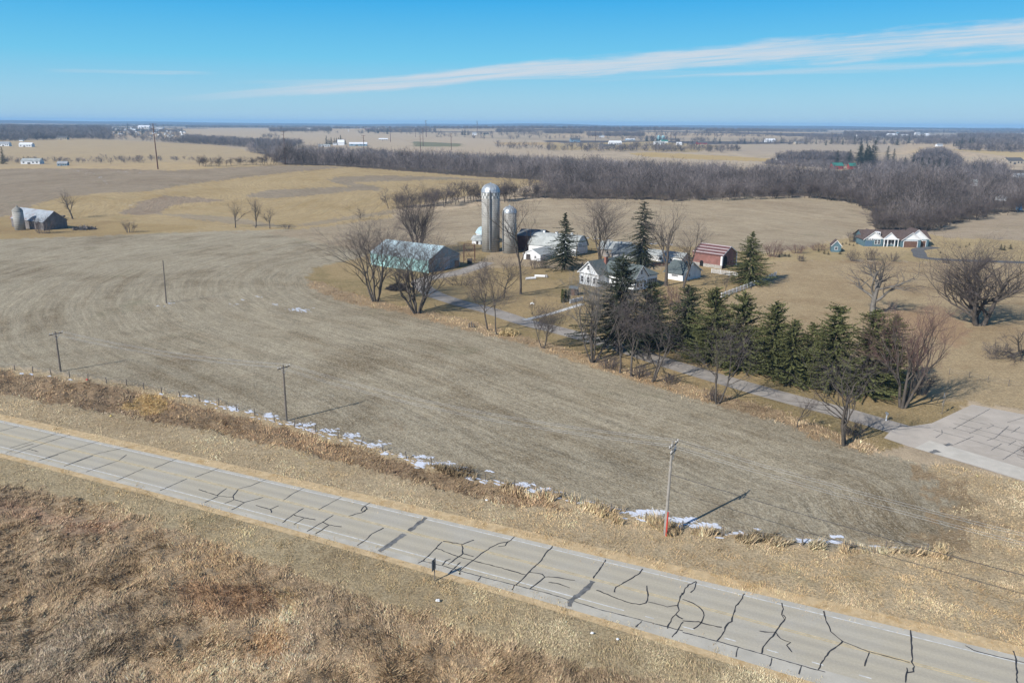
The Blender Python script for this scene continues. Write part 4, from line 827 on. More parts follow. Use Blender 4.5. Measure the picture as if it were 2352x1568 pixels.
# turquoise machine shed
f = Frame(P(984, 627), P(852, 608), P(1067, 612)); t = empty('machine_shed', f.A, 'long turquoise metal machine shed with a patchy pale roof', 'shed')
hw = htop(f.A, 984, 597.5); hr = hw*1.0+.215*f.W
gable_parts(t, f, hw, hr, M_turq, M_turqroof, over=.25)
b = f.mb(); b.box(-.035, -.004, .05, f.W-.05, -.3, hw); b.solid([(-.004, .05, hw), (-.004, f.W-.05, hw), (-.004, f.W/2, hr-.03)], [(-.035, .05, hw), (-.035, f.W-.05, hw), (-.035, f.W/2, hr-.03)]); b.build('gable_shade', M_shade, t)  # thin overlay painting the gable end as shaded, not separate cladding
b = f.mb(); b.box(-.12, -.04, f.W*.47, f.W*.67, 0, hw*.88); b.build('sliding_door', mat('pale_door', (.42, .44, .47), .6, .1, .8, .3, stripes=((1, 1, 0), .5, .3, None)), t)
b = f.mb(); b.box(-.10, -.04, f.W*.83, f.W*.97, 0, hw*.5); b.build('side_door', M_brown, t)
b = f.mb(); b.box(-.14, -.05, f.W*.2, f.W*.85, hw*.9, hw*.95); b.build('door_track', M_metal, t)
print('turq', f.L, f.W, hw, hr)

# silos
def silo(label, x, yb, ydome, ytop, w, ring):
    b0 = P(x, yb); r = pxm(b0, w)/2; b0 = b0+np.array([0, r, 0]); hd = htop(b0, x, ydome); ht = htop(b0, x, ytop)
    t = empty('silo', b0, label, 'silo', 'farm silos'); n = 40
    b = MB(); b.lathe([(r, -.4), (r, hd-.02)], n); b.build('wall', M_concrete, t, True)
    b = MB()
    for i in range(int(hd/.75)): z = .5+i*.75; b.lathe([(r+.005, z-.03), (r+.035, z-.02), (r+.035, z+.02), (r+.005, z+.03)], n, cap=False)
    b.build('hoop', mat('hoop_steel', (.21, .205, .19), .8, .2, 1.), t)
    b = MB(); hh = ht-hd; prof = [(r*1.03, hd), (r*1.03, hd+.15)]
    for i in range(9): a = i/8*math.pi/2*.96; prof.append((r*1.02*math.cos(a), hd+.15+(hh-.15)*math.sin(a)))
    b.lathe(prof, n); dm = b.build('dome', M_metal, t, True)
    b = MB()
    for i in range(20):
        a = i*2*math.pi/20; b.tube([(r*1.03*math.cos(a)*math.cos(q), r*1.03*math.sin(a)*math.cos(q), hd+.15+(hh-.13)*math.sin(q)) for q in np.linspace(.05, 1.45, 8)], .035, 4)
    b.build('rib', M_metal, dm)
    if ring:
        b = MB(); b2 = MB()
        for i in range(30):
            for q in range(2):
                bb = b if (i+q) % 2 else b2; a0, a1 = (i+.04)*2*math.pi/30, (i+.96)*2*math.pi/30; z0 = hd-1.95+q*.95
                bb.solid([((r+.01)*math.cos(a), (r+.01)*math.sin(a), z) for a, z in ((a0, z0), (a1, z0), (a1, z0+.9), (a0, z0+.9))], [((r+.04)*math.cos(a), (r+.04)*math.sin(a), z) for a, z in ((a0, z0), (a1, z0), (a1, z0+.9), (a0, z0+.9))])
        b.build('pale_band', mat('band_white', (.60, .60, .57), .7, .1, 1.), t); b2.build('dark_band', mat('band_dark', (.23, .235, .22), .7, .1, 1.), t)
    # enclosed ladder chute and filler pipe on the side that faces the road
    a = -1.62 if ring else -2.6; cx, cy = math.cos(a)*(r+.28), math.sin(a)*(r+.28)
    b = MB(); b.tube([(cx, cy, 1.), (cx, cy, hd+.4), (cx*.86, cy*.86, hd+1.)], .24, 8); b.build('chute', mat('chute_steel', (.16, .165, .165), .6, .25, 1.), t)
    a -= .2; cx, cy = math.cos(a)*(r+.2), math.sin(a)*(r+.2); b = MB(); w_ = np.array([-math.sin(a), math.cos(a)])*.24
    for s in (-1, 1): b.tube([(cx+w_[0]*s, cy+w_[1]*s, .8), (cx+w_[0]*s, cy+w_[1]*s, hd-.5)], .035, 4)
    for i in range(int(hd/.45)): b.tube([(cx-w_[0], cy-w_[1], 1+i*.45), (cx+w_[0], cy+w_[1], 1+i*.45)], .025, 4)
    b.build('ladder', M_darkwood, t); b = MB(); b.lathe([(.28, ht-.1), (.22, ht+.25), (.05, ht+.4)], 10); b.build('cap', M_metal, dm); return t
silo('tall concrete silo with a shiny dome and a chequered band', 1126.5, 580, 442, 421, 41.5, True)
silo('shorter concrete silo with a ribbed metal dome beside the tall one', 1170, 583, 489, 473, 31.5, False)

# grey-roofed gothic barn
def arch_barn(label, f, hw, hr, mwall, mroof, nm='barn'):
    t = empty(nm, f.A, label, 'barn'); n = 7; pr = []
    for i in range(n+1):
        q = i/n; pr.append((q*f.W/2, hw+(hr-hw)*math.sin(q*math.pi/2)**.8))
    out = pr+[(f.W-y, z) for y, z in pr[-2::-1]]
    b = f.mb(); g = lambda x: [(x, 0, -.4)]+[(x, y, z) for y, z in out]+[(x, f.W, -.4)]; b.solid(g(0), g(f.L)); b.build('wall', mwall, t)
    b = f.mb(); ov = .4; sh = [(y+(-.25 if y < f.W/2 else .25 if y > f.W/2 else 0), z+.03) for y, z in out]
    for (ya, za), (yb, zb) in zip(sh, sh[1:]): slab(b, [(-ov, ya, za), (f.L+ov, ya, za), (f.L+ov, yb, zb), (-ov, yb, zb)], .1)
    b.build('roof', mroof, t); return t
f = Frame(P(1322, 589), P(1214, 578), depth=9.5); hw = 2.6; A_ = f.at(f.L/2, f.W/2); hr = htop(A_, 1270, 537)
t = arch_barn('grey-roofed arched barn with white walls behind the dark spruce', f, hw, hr, M_clap, M_greyroof); print('barn', f.L, hr)
for x in (3.5, 7.5, 12.): opening(t, f, 'y0', x, 1., .9, .9, M_white, M_glass)
for x in (4., 10., 15.): b = f.mb(); b.lathe([(.0, 0)], 3, cap=False) if False else b.box(x-.35, x+.35, f.W/2-.35, f.W/2+.35, hr-.1, hr+.7); b.build('roof_vent', M_white, t)
f = Frame(P(1241, 578), P(1188, 575), depth=12); hr = htop(f.at(f.L/2, f.W/2), 1215, 527)
t = empty('bank_barn', f.A, 'dark red old barn wall showing between the small silo and the grey barn', 'barn'); gable_parts(t, f, hr*.78, hr, mat('dark_red_board', (.10, .045, .04), .85, .25, .8, .2, stripes=((1, 1, 0), .4, .3, None)), M_slateblue, over=.3)
b = f.mb(); b.box(2, 4.2, -.08, -.004, 0, 2.4); b.build('door', M_darkwood, t)
f = Frame(P(1241, 600), P(1203, 595), P(1282, 592)); hw = htop(f.A, 1241, 586); hr = hw+1.6
t = empty('milk_house', f.A, 'little white gabled milk house in front of the arched barn', 'building'); gable_parts(t, f, hw, hr, M_clap, M_greyroof, over=.25, ridge='y', trim=M_white); opening(t, f, 'y0', f.L*.3, .8, .7, .8, M_white, M_glass); b = f.mb(); b.box(f.L*.6, f.L*.85, -.07, -.004, 0, 1.9); b.build('door', M_darkwood, t)
f = Frame(P(1104, 562), P(1084, 560), depth=4.5); t = arch_barn('low white shed with a rounded grey roof left of the tall silo', f, 1.3, 3.0, M_clap, M_greyroof, 'feed_shed'); t['category'] = 'shed'; b = f.mb(); b.box(1, 2, -.07, -.004, 0, 1.3); b.build('door', M_darkwood, t)
f = Frame(P(1118, 559), P(1094, 550), depth=5); t = arch_barn('taller white shed with a rounded blue-grey roof half behind the tall silo', f, 2.6, 5.0, M_clap, M_turqroof, 'feed_shed'); t['category'] = 'shed'; b = f.mb(); b.box(1, 2, -.07, -.004, 0, 2.0); b.build('door', M_darkwood, t)
# rusty rack with a dark bale
b0 = P(1078, 600); t = empty('rusty_frame', b0, 'tall rusty steel frame standing between the turquoise shed and the silo', 'frame'); b = MB()
hh = htop(b0, 1078, 561); w = pxm(b0, 25)/2
for sx in (-1, 1):
    for sy in (-1, 1): b = MB(); b.tube([(sx*w, sy*2, -.2), (sx*w, sy*2, hh)], .09, 5); b.build('post', M_rust, t)
b = MB()
for z in (hh*.35, hh*.65, hh*.97):
    for sy in (-1, 1): b.tube([(-w, sy*2, z), (w, sy*2, z)], .07, 5)
    for sx in (-1, 1): b.tube([(sx*w, -2, z), (sx*w, 2, z)], .07, 5)
    for i in range(5): b.tube([(-w+i*w/2, -2, z), (-w+i*w/2, 2, z)], .05, 4)
b.tube([(-w, -2, 0), (w, -2, hh)], .05, 4); b.tube([(w, -2, 0), (-w, -2, hh)], .05, 4); b.build('crossbar', M_rust, t)
b0 = P(1079, 606); b = MB(); b.tube([(-.8, 0, .85), (.8, 0, .85)], 1.0, 16); o = b.build('round_bale', M_darkwood, None); o.location = tuple(b0); tag(o, 'dark old round bale at the foot of the rusty frame', 'bale')

# grey sheds behind the farmhouse
def simple_shed(label, f, hw, hr, mw, mr, nm='shed', ridge='x', over=.3, trim=None, cat='shed', win=(), door=None):
    t = empty(nm, f.A, label, cat); gable_parts(t, f, hw, hr, mw, mr, over=over, ridge=ridge, trim=trim)
    for side, c, z, w, h in win: opening(t, f, side, c, z, w, h, M_white, M_glass)
    if door:
        side, c, w, h, md = door; opening(t, f, side, c, .05, w, h, M_white, md, name='door', inner='panel', bars=False)
    return t
f = Frame(P(1444, 592), P(1374, 588), P(1470, 585)); simple_shed('grey-roofed shed with a white door end, behind the dark-roofed one', f, 2.6, 4.8, mat('tan_board', (.27, .24, .215), .85, .15, 1.), M_greyroof, door=('y0', f.L*.3, 1.6, 2.0, M_white), win=(('y0', f.L*.7, 1., .8, .8),))
f = Frame(P(1462, 602), P(1404, 597), P(1490, 594)); simple_shed('dark slate-roofed shed just behind the farmhouse chimney', f, 2.4, 5.0, mat('grey_board', (.30, .31, .32), .85, .15, 1.), M_slateblue, win=(('y0', f.L*.4, .9, .8, .8),), door=('x0', f.W*.5, 1.2, 2., M_darkwood))
f = Frame(P(1566, 607), P(1480, 596), depth=6); simple_shed('long low white shed with a pale roof behind the garage trees', f, 2.0, 3.3, M_clap, M_greyroof, win=(('y0', 4, .7, 1.2, .7), ('y0', 8, .7, 1.2, .7), ('y0', 12, .7, 1.2, .7)))
# garage
f = Frame(P(1568, 646), P(1527, 639), P(1606, 636)); hw = htop(f.A, 1568, 629); print('garage', f.L, f.W, hw)
simple_shed('white garage with a grey-green roof beside the thick-trunked bare trees', f, hw, hw+.30*f.W, M_clap, M_slate, 'garage', trim=M_white, cat='garage', over=.45, win=(('x0', f.W*.35, hw*.45, .8, .8), ('y0', f.L*.45, hw*.5, 2.2, .5)), door=('x0', f.W*.78, .9, 2., M_white))
# red barn
f = Frame(P(1657, 618), P(1590, 608), P(1692, 610)); hw = htop(f.A, 1656, 587); hr = hw+.26*f.W; print('red', f.L, f.W, hw)
t = empty('red_barn', f.A, 'red barn with a red roof streaked white and a stone base', 'barn'); gable_parts(t, f, hw, hr, M_barnred, M_redroof, over=.3, trim=M_white)
b = f.mb(); b.box(-.06, f.L+.06, -.06, -.004, -.3, 1.1); b.build('foundation', M_stone, t)
b = f.mb(); b.box(-.08, .5, -.08, -.004, 1.1, hw); b.box(-.08, -.004, 0, .5, 1.1, hw); b.build('corner_trim', M_white, t)
b = f.mb(); b.box(-.08, -.004, f.W-.45, f.W+.05, 0, hw); b.build('corner_trim', M_white, t)
b = f.mb(); pts = [(.6, -.2), (.6, hw*.7), (1.1, hw*.85), (f.W*.2, hw*.95), (f.W*.3, hw*.85), (f.W*.34, hw*.7), (f.W*.34, -.2)]; b.solid([(-.05, y, z) for y, z in pts], [(-.02, y, z) for y, z in pts]); b.build('doorway', mat('dark_opening', (.012, .011, .012), .95, .2, 1.), t)
b = f.mb(); pts = [(f.L*.62, 0), (f.L*.62, 1.6), (f.L*.66, 1.95), (f.L*.70, 1.95), (f.L*.74, 1.6), (f.L*.74, 0)]; b.solid([(x, -.10, z) for x, z in pts], [(x, -.063, z) for x, z in pts]); b.build('side_door', mat('dark_opening', (.012, .011, .012)), t)
for x in (.42, .6, .78): opening(t, f, 'x0', f.W*x, 1.2, .7, .9, M_barnred, M_glass)

# white farmhouse: cross gables, porch, chimney
N_ = P(1457, 668); HU = np.array([.74, .6726, 0]); HV = np.array([-.6726, .74, 0]); f = Frame(N_, N_+HU*10.6, N_+HV*17.); HX, HY0, HY1 = -4., 9.8, 17.
t = empty('farmhouse', f.A, 'white farmhouse with grey-green cross gables and a brick chimney', 'house')
# x runs right-far along the shaded side, y runs left-far
hw = htop(f.A, 1457, 637)
Wg = 5.6                      # width of the gable that faces right
gable_parts(t, f, hw, hw+.52*Wg, M_clap, M_slate, over=.5, x0=0, x1=Wg, y0=0, y1=13., ridge='y', trim=M_white)
gable_parts(t, f, hw-.02, hw+.56*Wg, M_clap, M_slate, over=.5, x0=HX, x1=f.L*.95, y0=HY0, y1=HY1, ridge='x', trim=M_white, name=('rear_wall', 'rear_roof'))
b = f.mb(); b.box(Wg+.004, f.L, .5, 6.1, -.4, hw-.5); b.build('porch_wall', M_clap, t)
b = f.mb(); b.solid([(Wg+.01, .1, hw-.4), (f.L+.4, .1, hw-.4), (f.L+.4, 6.15, hw+.9), (Wg+.01, 6.15, hw+.9)], [(Wg+.01, .1, hw-.25), (f.L+.4, .1, hw-.25), (f.L+.4, 6.15, hw+1.05), (Wg+.01, 6.15, hw+1.05)]); b.build('porch_roof', M_slate, t)
for x in np.linspace(Wg+.7, f.L-.6, 5): opening(t, f, 'y0', x, .9, .8, 1.5, M_white, M_glass, off=.5)
for x in (.25, .52, .8): opening(t, f, 'y0', Wg*x, .8, .75, 1.6, M_white, M_glass)
opening(t, f, 'y0', Wg*.5, hw+.55, .7, 1.1, M_white, M_glass)
for y in (1.6, 4.4): opening(t, f, 'x0', y, .8, .8, 1.6, M_white, M_glass)
for y in (HY0+1.5, HY0+3.8, HY0+6.1): opening(t, f, 'x0', y, .8, .8, 1.6, M_white, M_glass, off=HX)
opening(t, f, 'x0', HY0+3.8, hw+.7, .8, 1.2, M_white, M_glass, off=HX)
b = f.mb(); b.box(1.3, 2.1, HY0+2., HY0+2.8, hw+.8, hw+.56*Wg+.9); ch = b.build('chimney', M_brick, t)
b = f.mb(); b.box(1.2, 2.2, HY0+1.9, HY0+2.9, hw+.56*Wg+.9, hw+.56*Wg+1.02); b.build('chimney_cap', M_concrete, ch)
b = f.mb(); b.box(HX-.5, HX-.004, HY0-.4, HY1+.4, hw-.35, hw-.1); b.build('gable_cornice', M_white, t)

# teal house on the far lot
A_ = P(1983, 565.5); B_ = P(2144, 567.8); f = Frame(A_, B_, depth=11); L = f.L; sc = L/26.; print('teal', L)
t = empty('modern_house', f.A, 'new single-storey teal house with three white gables and brown garage doors', 'house'); hw = 2.8; hr = 5.3
gable_parts(t, f, hw, hr, M_teal, M_brnroof, over=.5, x0=.8, x1=L-.6, y0=2.5, y1=12.5)
M_gwhite = mat('white_gable', (.80, .80, .78), .7, .06, .7, .2, stripes=((0, 0, 1), .3, .25, None))
def front_gable(x0, x1, y0, hr_, nm):
    gable_parts(t, f, hw, hr_, M_teal, M_brnroof, over=.4, x0=x0*L, x1=x1*L, y0=y0, y1=7.5, ridge='y', trim=M_white, name=(nm+'_wall', nm+'_roof'))
    b = f.mb(); xm = (x0+x1)/2*L; b.solid([(x0*L, y0-.03, hw), (x1*L, y0-.03, hw), (xm, y0-.03, hr_)], [(x0*L, y0-.002, hw), (x1*L, y0-.002, hw), (xm, y0-.002, hr_)]); b.build('gable_panel', M_gwhite, t)
front_gable(.0, .27, 0., 5.6, 'west_wing'); front_gable(.28, .48, .8, 5.2, 'porch'); front_gable(.52, .79, -1.2, 5.5, 'garage_wing'); front_gable(.60, .93, .6, 6.4, 'upper_gable')
for x in (.05, .085, .12): opening(t, f, 'y0', x*L, 2.4, .6, .5, M_white, M_glass, bars=False)
for x in (.17, .215): opening(t, f, 'y0', x*L, .9, .8, 1.6, M_white, M_glass)
for x in (.33, .38, .43): opening(t, f, 'y0', x*L, .8, .9, 1.6, M_white, M_glass, off=.8)
b = f.mb(); b.box(.6*L, .62*L, .4, .6, 0, 2.8); b.build('post', M_white, t)
def gdoor(x0, x1, off):
    b = f.mb(); b.box(x0*L, x1*L, off-.07, off-.004, 0, 2.3); d = b.build('garage_door', M_brown, t); b = f.mb(); b.box(x0*L-.18, x0*L-.01, off-.1, off-.004, 0, 2.5); b.box(x1*L+.01, x1*L+.18, off-.1, off-.004, 0, 2.5); b.box(x0*L-.18, x1*L+.18, off-.1, off-.004, 2.31, 2.5); b.build('door_frame', M_white, d)
gdoor(.55, .74, -1.2); gdoor(.80, .89, .6)
for x in (.28, .33, .43, .48): b = f.mb(); b.box(x*L-.12, x*L+.12, -.6, -.36, 0, 2.7); b.build('porch_column', M_white, t)
b = f.mb(); b.box(.27*L, .49*L, -.7, .8, 2.7, 2.95); b.build('porch_beam', M_white, t)
b = f.mb(); b.box(.215*L, .275*L, 3.2, 5.5, 3.6, 5.0); d = b.build('dormer', M_white, t); opening(d, f, 'y0', .232*L, 4.1, .45, .6, M_white, M_glass, off=3.2, bars=False); opening(d, f, 'y0', .258*L, 4.1, .45, .6, M_white, M_glass, off=3.2, bars=False)
b = f.mb(); b.box(.02*L, .12*L, -.05, -.004, -.3, 2.0); b.build('blue_panel', mat('blue_siding', (.09, .15, .21), .7, .1, 1.), t)
f = Frame(P(1909, 578.5), P(1931, 579.5), depth=4.2); t = empty('garden_shed', f.A, 'small teal shed with a white-framed window left of the teal house', 'shed'); gable_parts(t, f, 2.4, 4.2, M_teal, M_brnroof, over=.25, ridge='y', trim=M_white); opening(t, f, 'y0', f.L*.48, .9, .9, 1., M_white, M_glass)
# solar rack
b0 = P(2337, 487); t = empty('solar_array', b0, 'blue-grey solar panel rack on a post at the edge of the wood', 'solar panel'); w = pxm(b0, 14)/2; b = MB(); b.tube([(0, 0, -.2), (0, 0, 2.6)], .12, 8); b.build('post', M_metal, t)
b = MB(); b.solid([(-w, -1.1, 1.0), (w, -1.1, 1.0), (w, .5, 4.2), (-w, .5, 4.2)], [(-w, -1.03, .95), (w, -1.03, .95), (w, .57, 4.15), (-w, .57, 4.15)]); b.build('panel', mat('solar_blue', (.10, .22, .35), .35, .15, 1., .5), t)
b = MB()
for i in range(5): x = -w+i*w/2; b.solid([(x-.06, -1.16, 1.02), (x+.06, -1.16, 1.02), (x+.06, .44, 4.22), (x-.06, .44, 4.22)], [(x-.06, -1.11, 1.0), (x+.06, -1.11, 1.0), (x+.06, .49, 4.2), (x-.06, .49, 4.2)])
b.build('panel_frame', M_metal, t)
# old barn with silo at the far left
f = Frame(P(102, 529), P(28, 522), depth=10); t = empty('old_barn', f.A, 'old grey barn with a rust-and-blue patched roof, half hidden by a bush', 'barn'); gable_parts(t, f, 3.6, 7.6, mat('old_board', (.17, .155, .15), .9, .25, .7, .1), mat('patched_roof', (.30, .33, .36), .7, .2, .25, .3, col2=(.24, .13, .11)), over=.4)
b = f.mb(); b.box(4, 6.5, -.07, -.004, 0, 2.6); b.build('door', M_darkwood, t); opening(t, f, 'y0', 11, 1.2, .8, .8, M_darkwood, M_glass)
b0 = P(47, 528); r = pxm(b0, 22)/2; t = empty('silo', b0+np.array([0, 0, 0]), 'small weathered concrete silo with a conical cap beside the old grey barn', 'silo', 'farm silos'); h = htop(b0, 47, 484)
b = MB(); b.lathe([(r, -.4), (r, h)], 24); b.build('wall', M_concrete, t, True); b = MB(); b.lathe([(r*1.06, h), (r*.75, h+1.), (.35, h+1.7), (.3, h+2.2)], 24); b.build('roof', mat('dull_cap', (.26, .25, .22), .8, .2, .8), t)

# ------------------------------------------------------------------ poles, wires, fences
def world_tube(name, pts, r, m, parent=None, n=4):
    b = MB(); b.tube([tuple(p) for p in pts], r, n); return b.build(name, m, parent)
WD = norm(np.array([P(1527, 1228)[0]-P(658, 966)[0], P(1527, 1228)[1]-P(658, 966)[1], 0.]))   # run of the line
WN = np.array([-WD[1], WD[0], 0.])
def utility_pole(label, x, yb, xt, yt, arms, m=M_wood_pole):
    b0 = P(x, yb); d = ray(xt, yt); h = htop(b0, xt, yt); tt = math.hypot(*b0[:2])/math.hypot(*d[:2]); lean = np.array([tt*d[0], tt*d[1], 0])-np.array([b0[0], b0[1], 0]); lean = norm(lean)*min(np.linalg.norm(lean), .35)
    t = empty('utility_pole', b0, label, 'utility pole', 'utility poles of the roadside line')
    b = MB(); b.tube([(0, 0, -.4), tuple(lean*.5+np.array([0, 0, h*.5])), tuple(lean+np.array([0, 0, h]))], [.19, .16, .12], 8); b.build('pole', m, t); tops = []
    for k, (dz, half) in enumerate(arms):
        c = lean+np.array([0, 0, h-dz]); off = WD*.15; b = MB(); p0, p1 = c-WN*half+off, c+WN*half+off; b.tube([tuple(p0), tuple(p1)], .075, 4); a = b.build('crossarm', M_darkwood if len(arms) == 1 else M_wood_pole, t)
        for s in (-1, -.55, .55, 1):
            q = c+WN*half*.93*s+off; b = MB(); b.lathe([(.03, q[2]+.05), (.035, q[2]+.18), (.07, q[2]+.2), (.075, q[2]+.26), (.03, q[2]+.34)], 8, q[0], q[1]); b.build('insulator', mat('porcelain', (.45, .44, .42), .4, .1, 1., .5), a)
            if k == 0: tops.append(b0+q+np.array([0, 0, .3]))
        b = MB()
        for s in (-1, 1): b.tube([tuple(c+WN*half*.6*s+off), tuple(lean*.9+np.array([0, 0, h-dz-.9])+off)], .03, 4)
        b.build('brace', M_metal, a)
    return t, tops, h, b0, lean
t1, w1, h1, b1, _ = utility_pole('weathered utility pole with one crossarm at the fence, leftmost on the roadside', 139, 853, 127, 762, [(.35, 1.2)])
t2, w2, h2, b2, _ = utility_pole('utility pole with one crossarm at the fence, second from the left', 658, 966, 650, 838, [(.4, 1.2)])
t3, w3, h3, b3, ln3 = utility_pole('pale utility pole with a doubled crossarm and a red marker sleeve at its foot', 1527, 1228, 1545, 1013, [(.45, 1.25), (1.25, .8)], mat('grey_pole', (.30, .275, .24), .9, .2, 1.5, .15))
b = MB(); b.tube([(.12, -.2, 0), (.15, -.1, h3*.26)], .1, 7); b.build('marker_sleeve', M_red, t3)
t4, _, h4, b4, _ = utility_pole('plain wooden pole standing alone in the stubble field', 382, 696, 378, 598, [])
def wire(label, a, c, sag, r=.016, m=M_wire):
    g = [a+(c-a)*u-np.array([0, 0, 4*sag*u*(1-u)]) for u in np.linspace(0, 1, 24)]; return tag(world_tube('overhead_wire', g, r, m), label, 'wire', 'overhead wires of the roadside line')
far_r = b3+WD*70
for i in range(4):
    wire('overhead wire sagging between the first and second roadside poles', w1[i], w2[i], .9)
    wire('overhead wire sagging across the field between the second and third roadside poles', w2[i], w3[i], 1.4, .014)
    wire('overhead wire running on from the third pole past the picture edge', w3[i], w3[i]+WD*68+np.array([0, 0, -.3]), 1.2, .013)
o = wire('dark sagging cable low on the third pole, running right over the field', b3+np.array([0, 0, h3*.66]), b3+WD*68+WN*1.+np.array([0, 0, h3*.62]), 1.0, .03, M_wire_d); o.name = 'overhead_cable'
o = wire('thin dark cable below the other one, running right from the third pole', b3+np.array([0, 0, h3*.5]), b3+WD*68+WN*.3+np.array([0, 0, h3*.5]), 1.0, .02, M_wire_d); o.name = 'overhead_cable'

# farm yard pole behind the spruce
b0 = P(1324, 592); t = empty('utility_pole', b0, 'slim light pole in the farmyard behind the grey arched barn', 'utility pole'); h = htop(b0, 1326, 535); b = MB(); b.tube([(0, 0, -.3), (0, 0, h)], [.15, .1], 7); b.build('pole', M_wood_pole, t); b = MB(); b.tube([(-.1, 0, h*.62), (-.9, 0, h*.66)], .06, 5); b.build('bracket', M_metal, t)

# tall weathering-steel transmission poles crossing the valley
TP = [(363, 389, 353, 284, 'nearest and tallest rust-brown transmission pole on the crest of the hill field', 2.4), (656, 377, 651.5, 301, 'rust-brown transmission pole at the wood edge, right of the nearest one', 1.7), (837, 368, 835.6, 311, 'transmission pole rising out of the wood in front of the long white shed', 1.5),
      (966, 356, 966, 310, 'transmission pole at the valley wood, left of the far pair with crossarms', 1.3), (1036.5, 345, 1036, 307, 'transmission pole at the wood beside the straw-coloured strip', 1.2), (897, 326, 896.5, 290.6, 'transmission pole in the grey fields near the small pumping station', 1.1), (979, 315, 979, 276.5, 'distant transmission pole with a wide crossarm against the sky', 1.3), (972, 336, 972, 294.5, 'transmission pole beside the field track, below the crossarm pole', 1.1), (954.6, 315, 954, 294.5, 'faint distant transmission pole left of the crossarm pole', .8), (1096, 306, 1095.5, 278, 'distant transmission pole with a crossarm above the far farmstead', 1.2), (1367.5, 325, 1367.5, 300, 'distant transmission pole beside the dark house', 1.), (1540.5, 318, 1540.5, 303, 'small distant transmission pole right of the grain bins', .9)]
for x, yb, xt, yt, lab, wpx in TP:
    b0 = P(x, yb); h = htop(b0, xt, yt); r = pxm(b0, wpx)/2; t = empty('transmission_pole', b0, lab, 'transmission pole', 'transmission poles crossing the valley'); b = MB(); b.tube([(0, 0, -1), (0, 0, h)], [r*1.25, r*.6], 7); b.build('pole', M_rust, t)
    aw = h*.085; b = MB(); b.tube([(-aw, 0, h*.985), (aw, 0, h*.985)], r*.38, 5); b.build('crossarm', M_rust, t)
    b = MB(); b.tube([(0, 0, h*.77), (aw*.9, 0, h*.80)], r*.38, 5); b.build('crossarm', M_rust, t); b = MB(); b.tube([(0, 0, h*.88), (-aw*.9, 0, h*.9)], r*.38, 5); b.build('crossarm', M_rust, t)

# roadside wire fence
def along(line, step):
    line = [np.array(p, float) for p in line]; out = []; carry = 0.
    for a, c in zip(line, line[1:]):
        L = np.linalg.norm(c-a); s = carry
        while s < L: out.append((a+(c-a)*s/L, norm(c-a))); s += step
        carry = s-L
    return out
rp = random.Random(7)
fl = PP([(-40, 838), (0, 846), (139, 864), (300, 888), (500, 930), (658, 975), (800, 1012), (1000, 1072), (1200, 1127), (1400, 1178), (1600, 1224), (1800, 1249), (1960, 1261), (2130, 1270), (2185, 1272)])
t = empty('wire_fence', fl[0], 'old wire fence on grey wooden posts between the verge and the stubble field', 'fence'); pts = []; o0 = fl[0]
for p, d in along(fl, 4.3):
    q = p-o0; h = rp.uniform(1.05, 1.3); le = np.array([rp.gauss(0, .07), rp.gauss(0, .07), 0]) if rp.random() > .15 else np.array([rp.gauss(0, .3), rp.gauss(0, .3), 0])
    b = MB(); b.tube([tuple(q+np.array([0, 0, -.2])), tuple(q+le+np.array([0, 0, h]))], [.085, .075], 6); b.build('post', M_wood_pole, t); pts.append(q+le)
for z in (.45, .85, 1.1):
    b = MB(); b.tube([tuple(p+np.array([0, 0, z])) for p in pts], .009, 3, False); b.build('wire', M_wire, t)
# pasture fence posts beyond the car park
fl = PP([(2180, 860), (2230, 868), (2270, 878), (2352, 893), (2480, 915)]); t = empty('wire_fence', fl[0], 'thin wire fence along the pasture beyond the car park', 'fence'); o0 = fl[0]; pts = []
for p, d in along(fl, 3.2):
    q = p-o0; b = MB(); b.tube([tuple(q+np.array([0, 0, -.2])), tuple(q+np.array([0, 0, 1.2]))], .06, 5); b.build('post', M_wood_pole, t); pts.append(q)
for z in (.5, 1.): b = MB(); b.tube([tuple(p+np.array([0, 0, z])) for p in pts], .008, 3, False); b.build('wire', M_wire, t)
# white board fences
def rail_fence(label, line, h, step, rails=4, m=M_white, cat='fence'):
    fl = PP(line); o0 = fl[0]; t = empty('rail_fence', o0, label, cat); pts = [p-o0 for p, d in along(fl, step)]+[fl[-1]-o0]
    for p in pts: b = MB(); b.box(p[0]-.07, p[0]+.07, p[1]-.07, p[1]+.07, p[2]-.2, p[2]+h+.06); b.build('post', m, t)
    for k in range(rails):
        z = h*(k+.7)/rails; b = MB(); b.tube([tuple(p+np.array([0, -.09, z])) for p in pts], .075, 4); b.build('rail', m, t)
rail_fence('white four-rail fence running from the spruce row up to the broad lone spruce', [(1656, 684), (1700, 668), (1745, 651), (1782, 634)], 1.35, 2.4)
rail_fence('short white rail fence beside the red barn', [(1634, 627), (1668, 632), (1694, 636)], 1.35, 3.)
rail_fence('white slatted garden fence beside the columnar evergreens', [(1309, 697), (1320, 694), (1338, 690)], 1.0, 1.6, 5)
rail_fence('dark wooden cattle fence behind the dark spruce', [(1322, 576), (1350, 578), (1384, 581)], 1.4, 3., 3, M_darkwood)

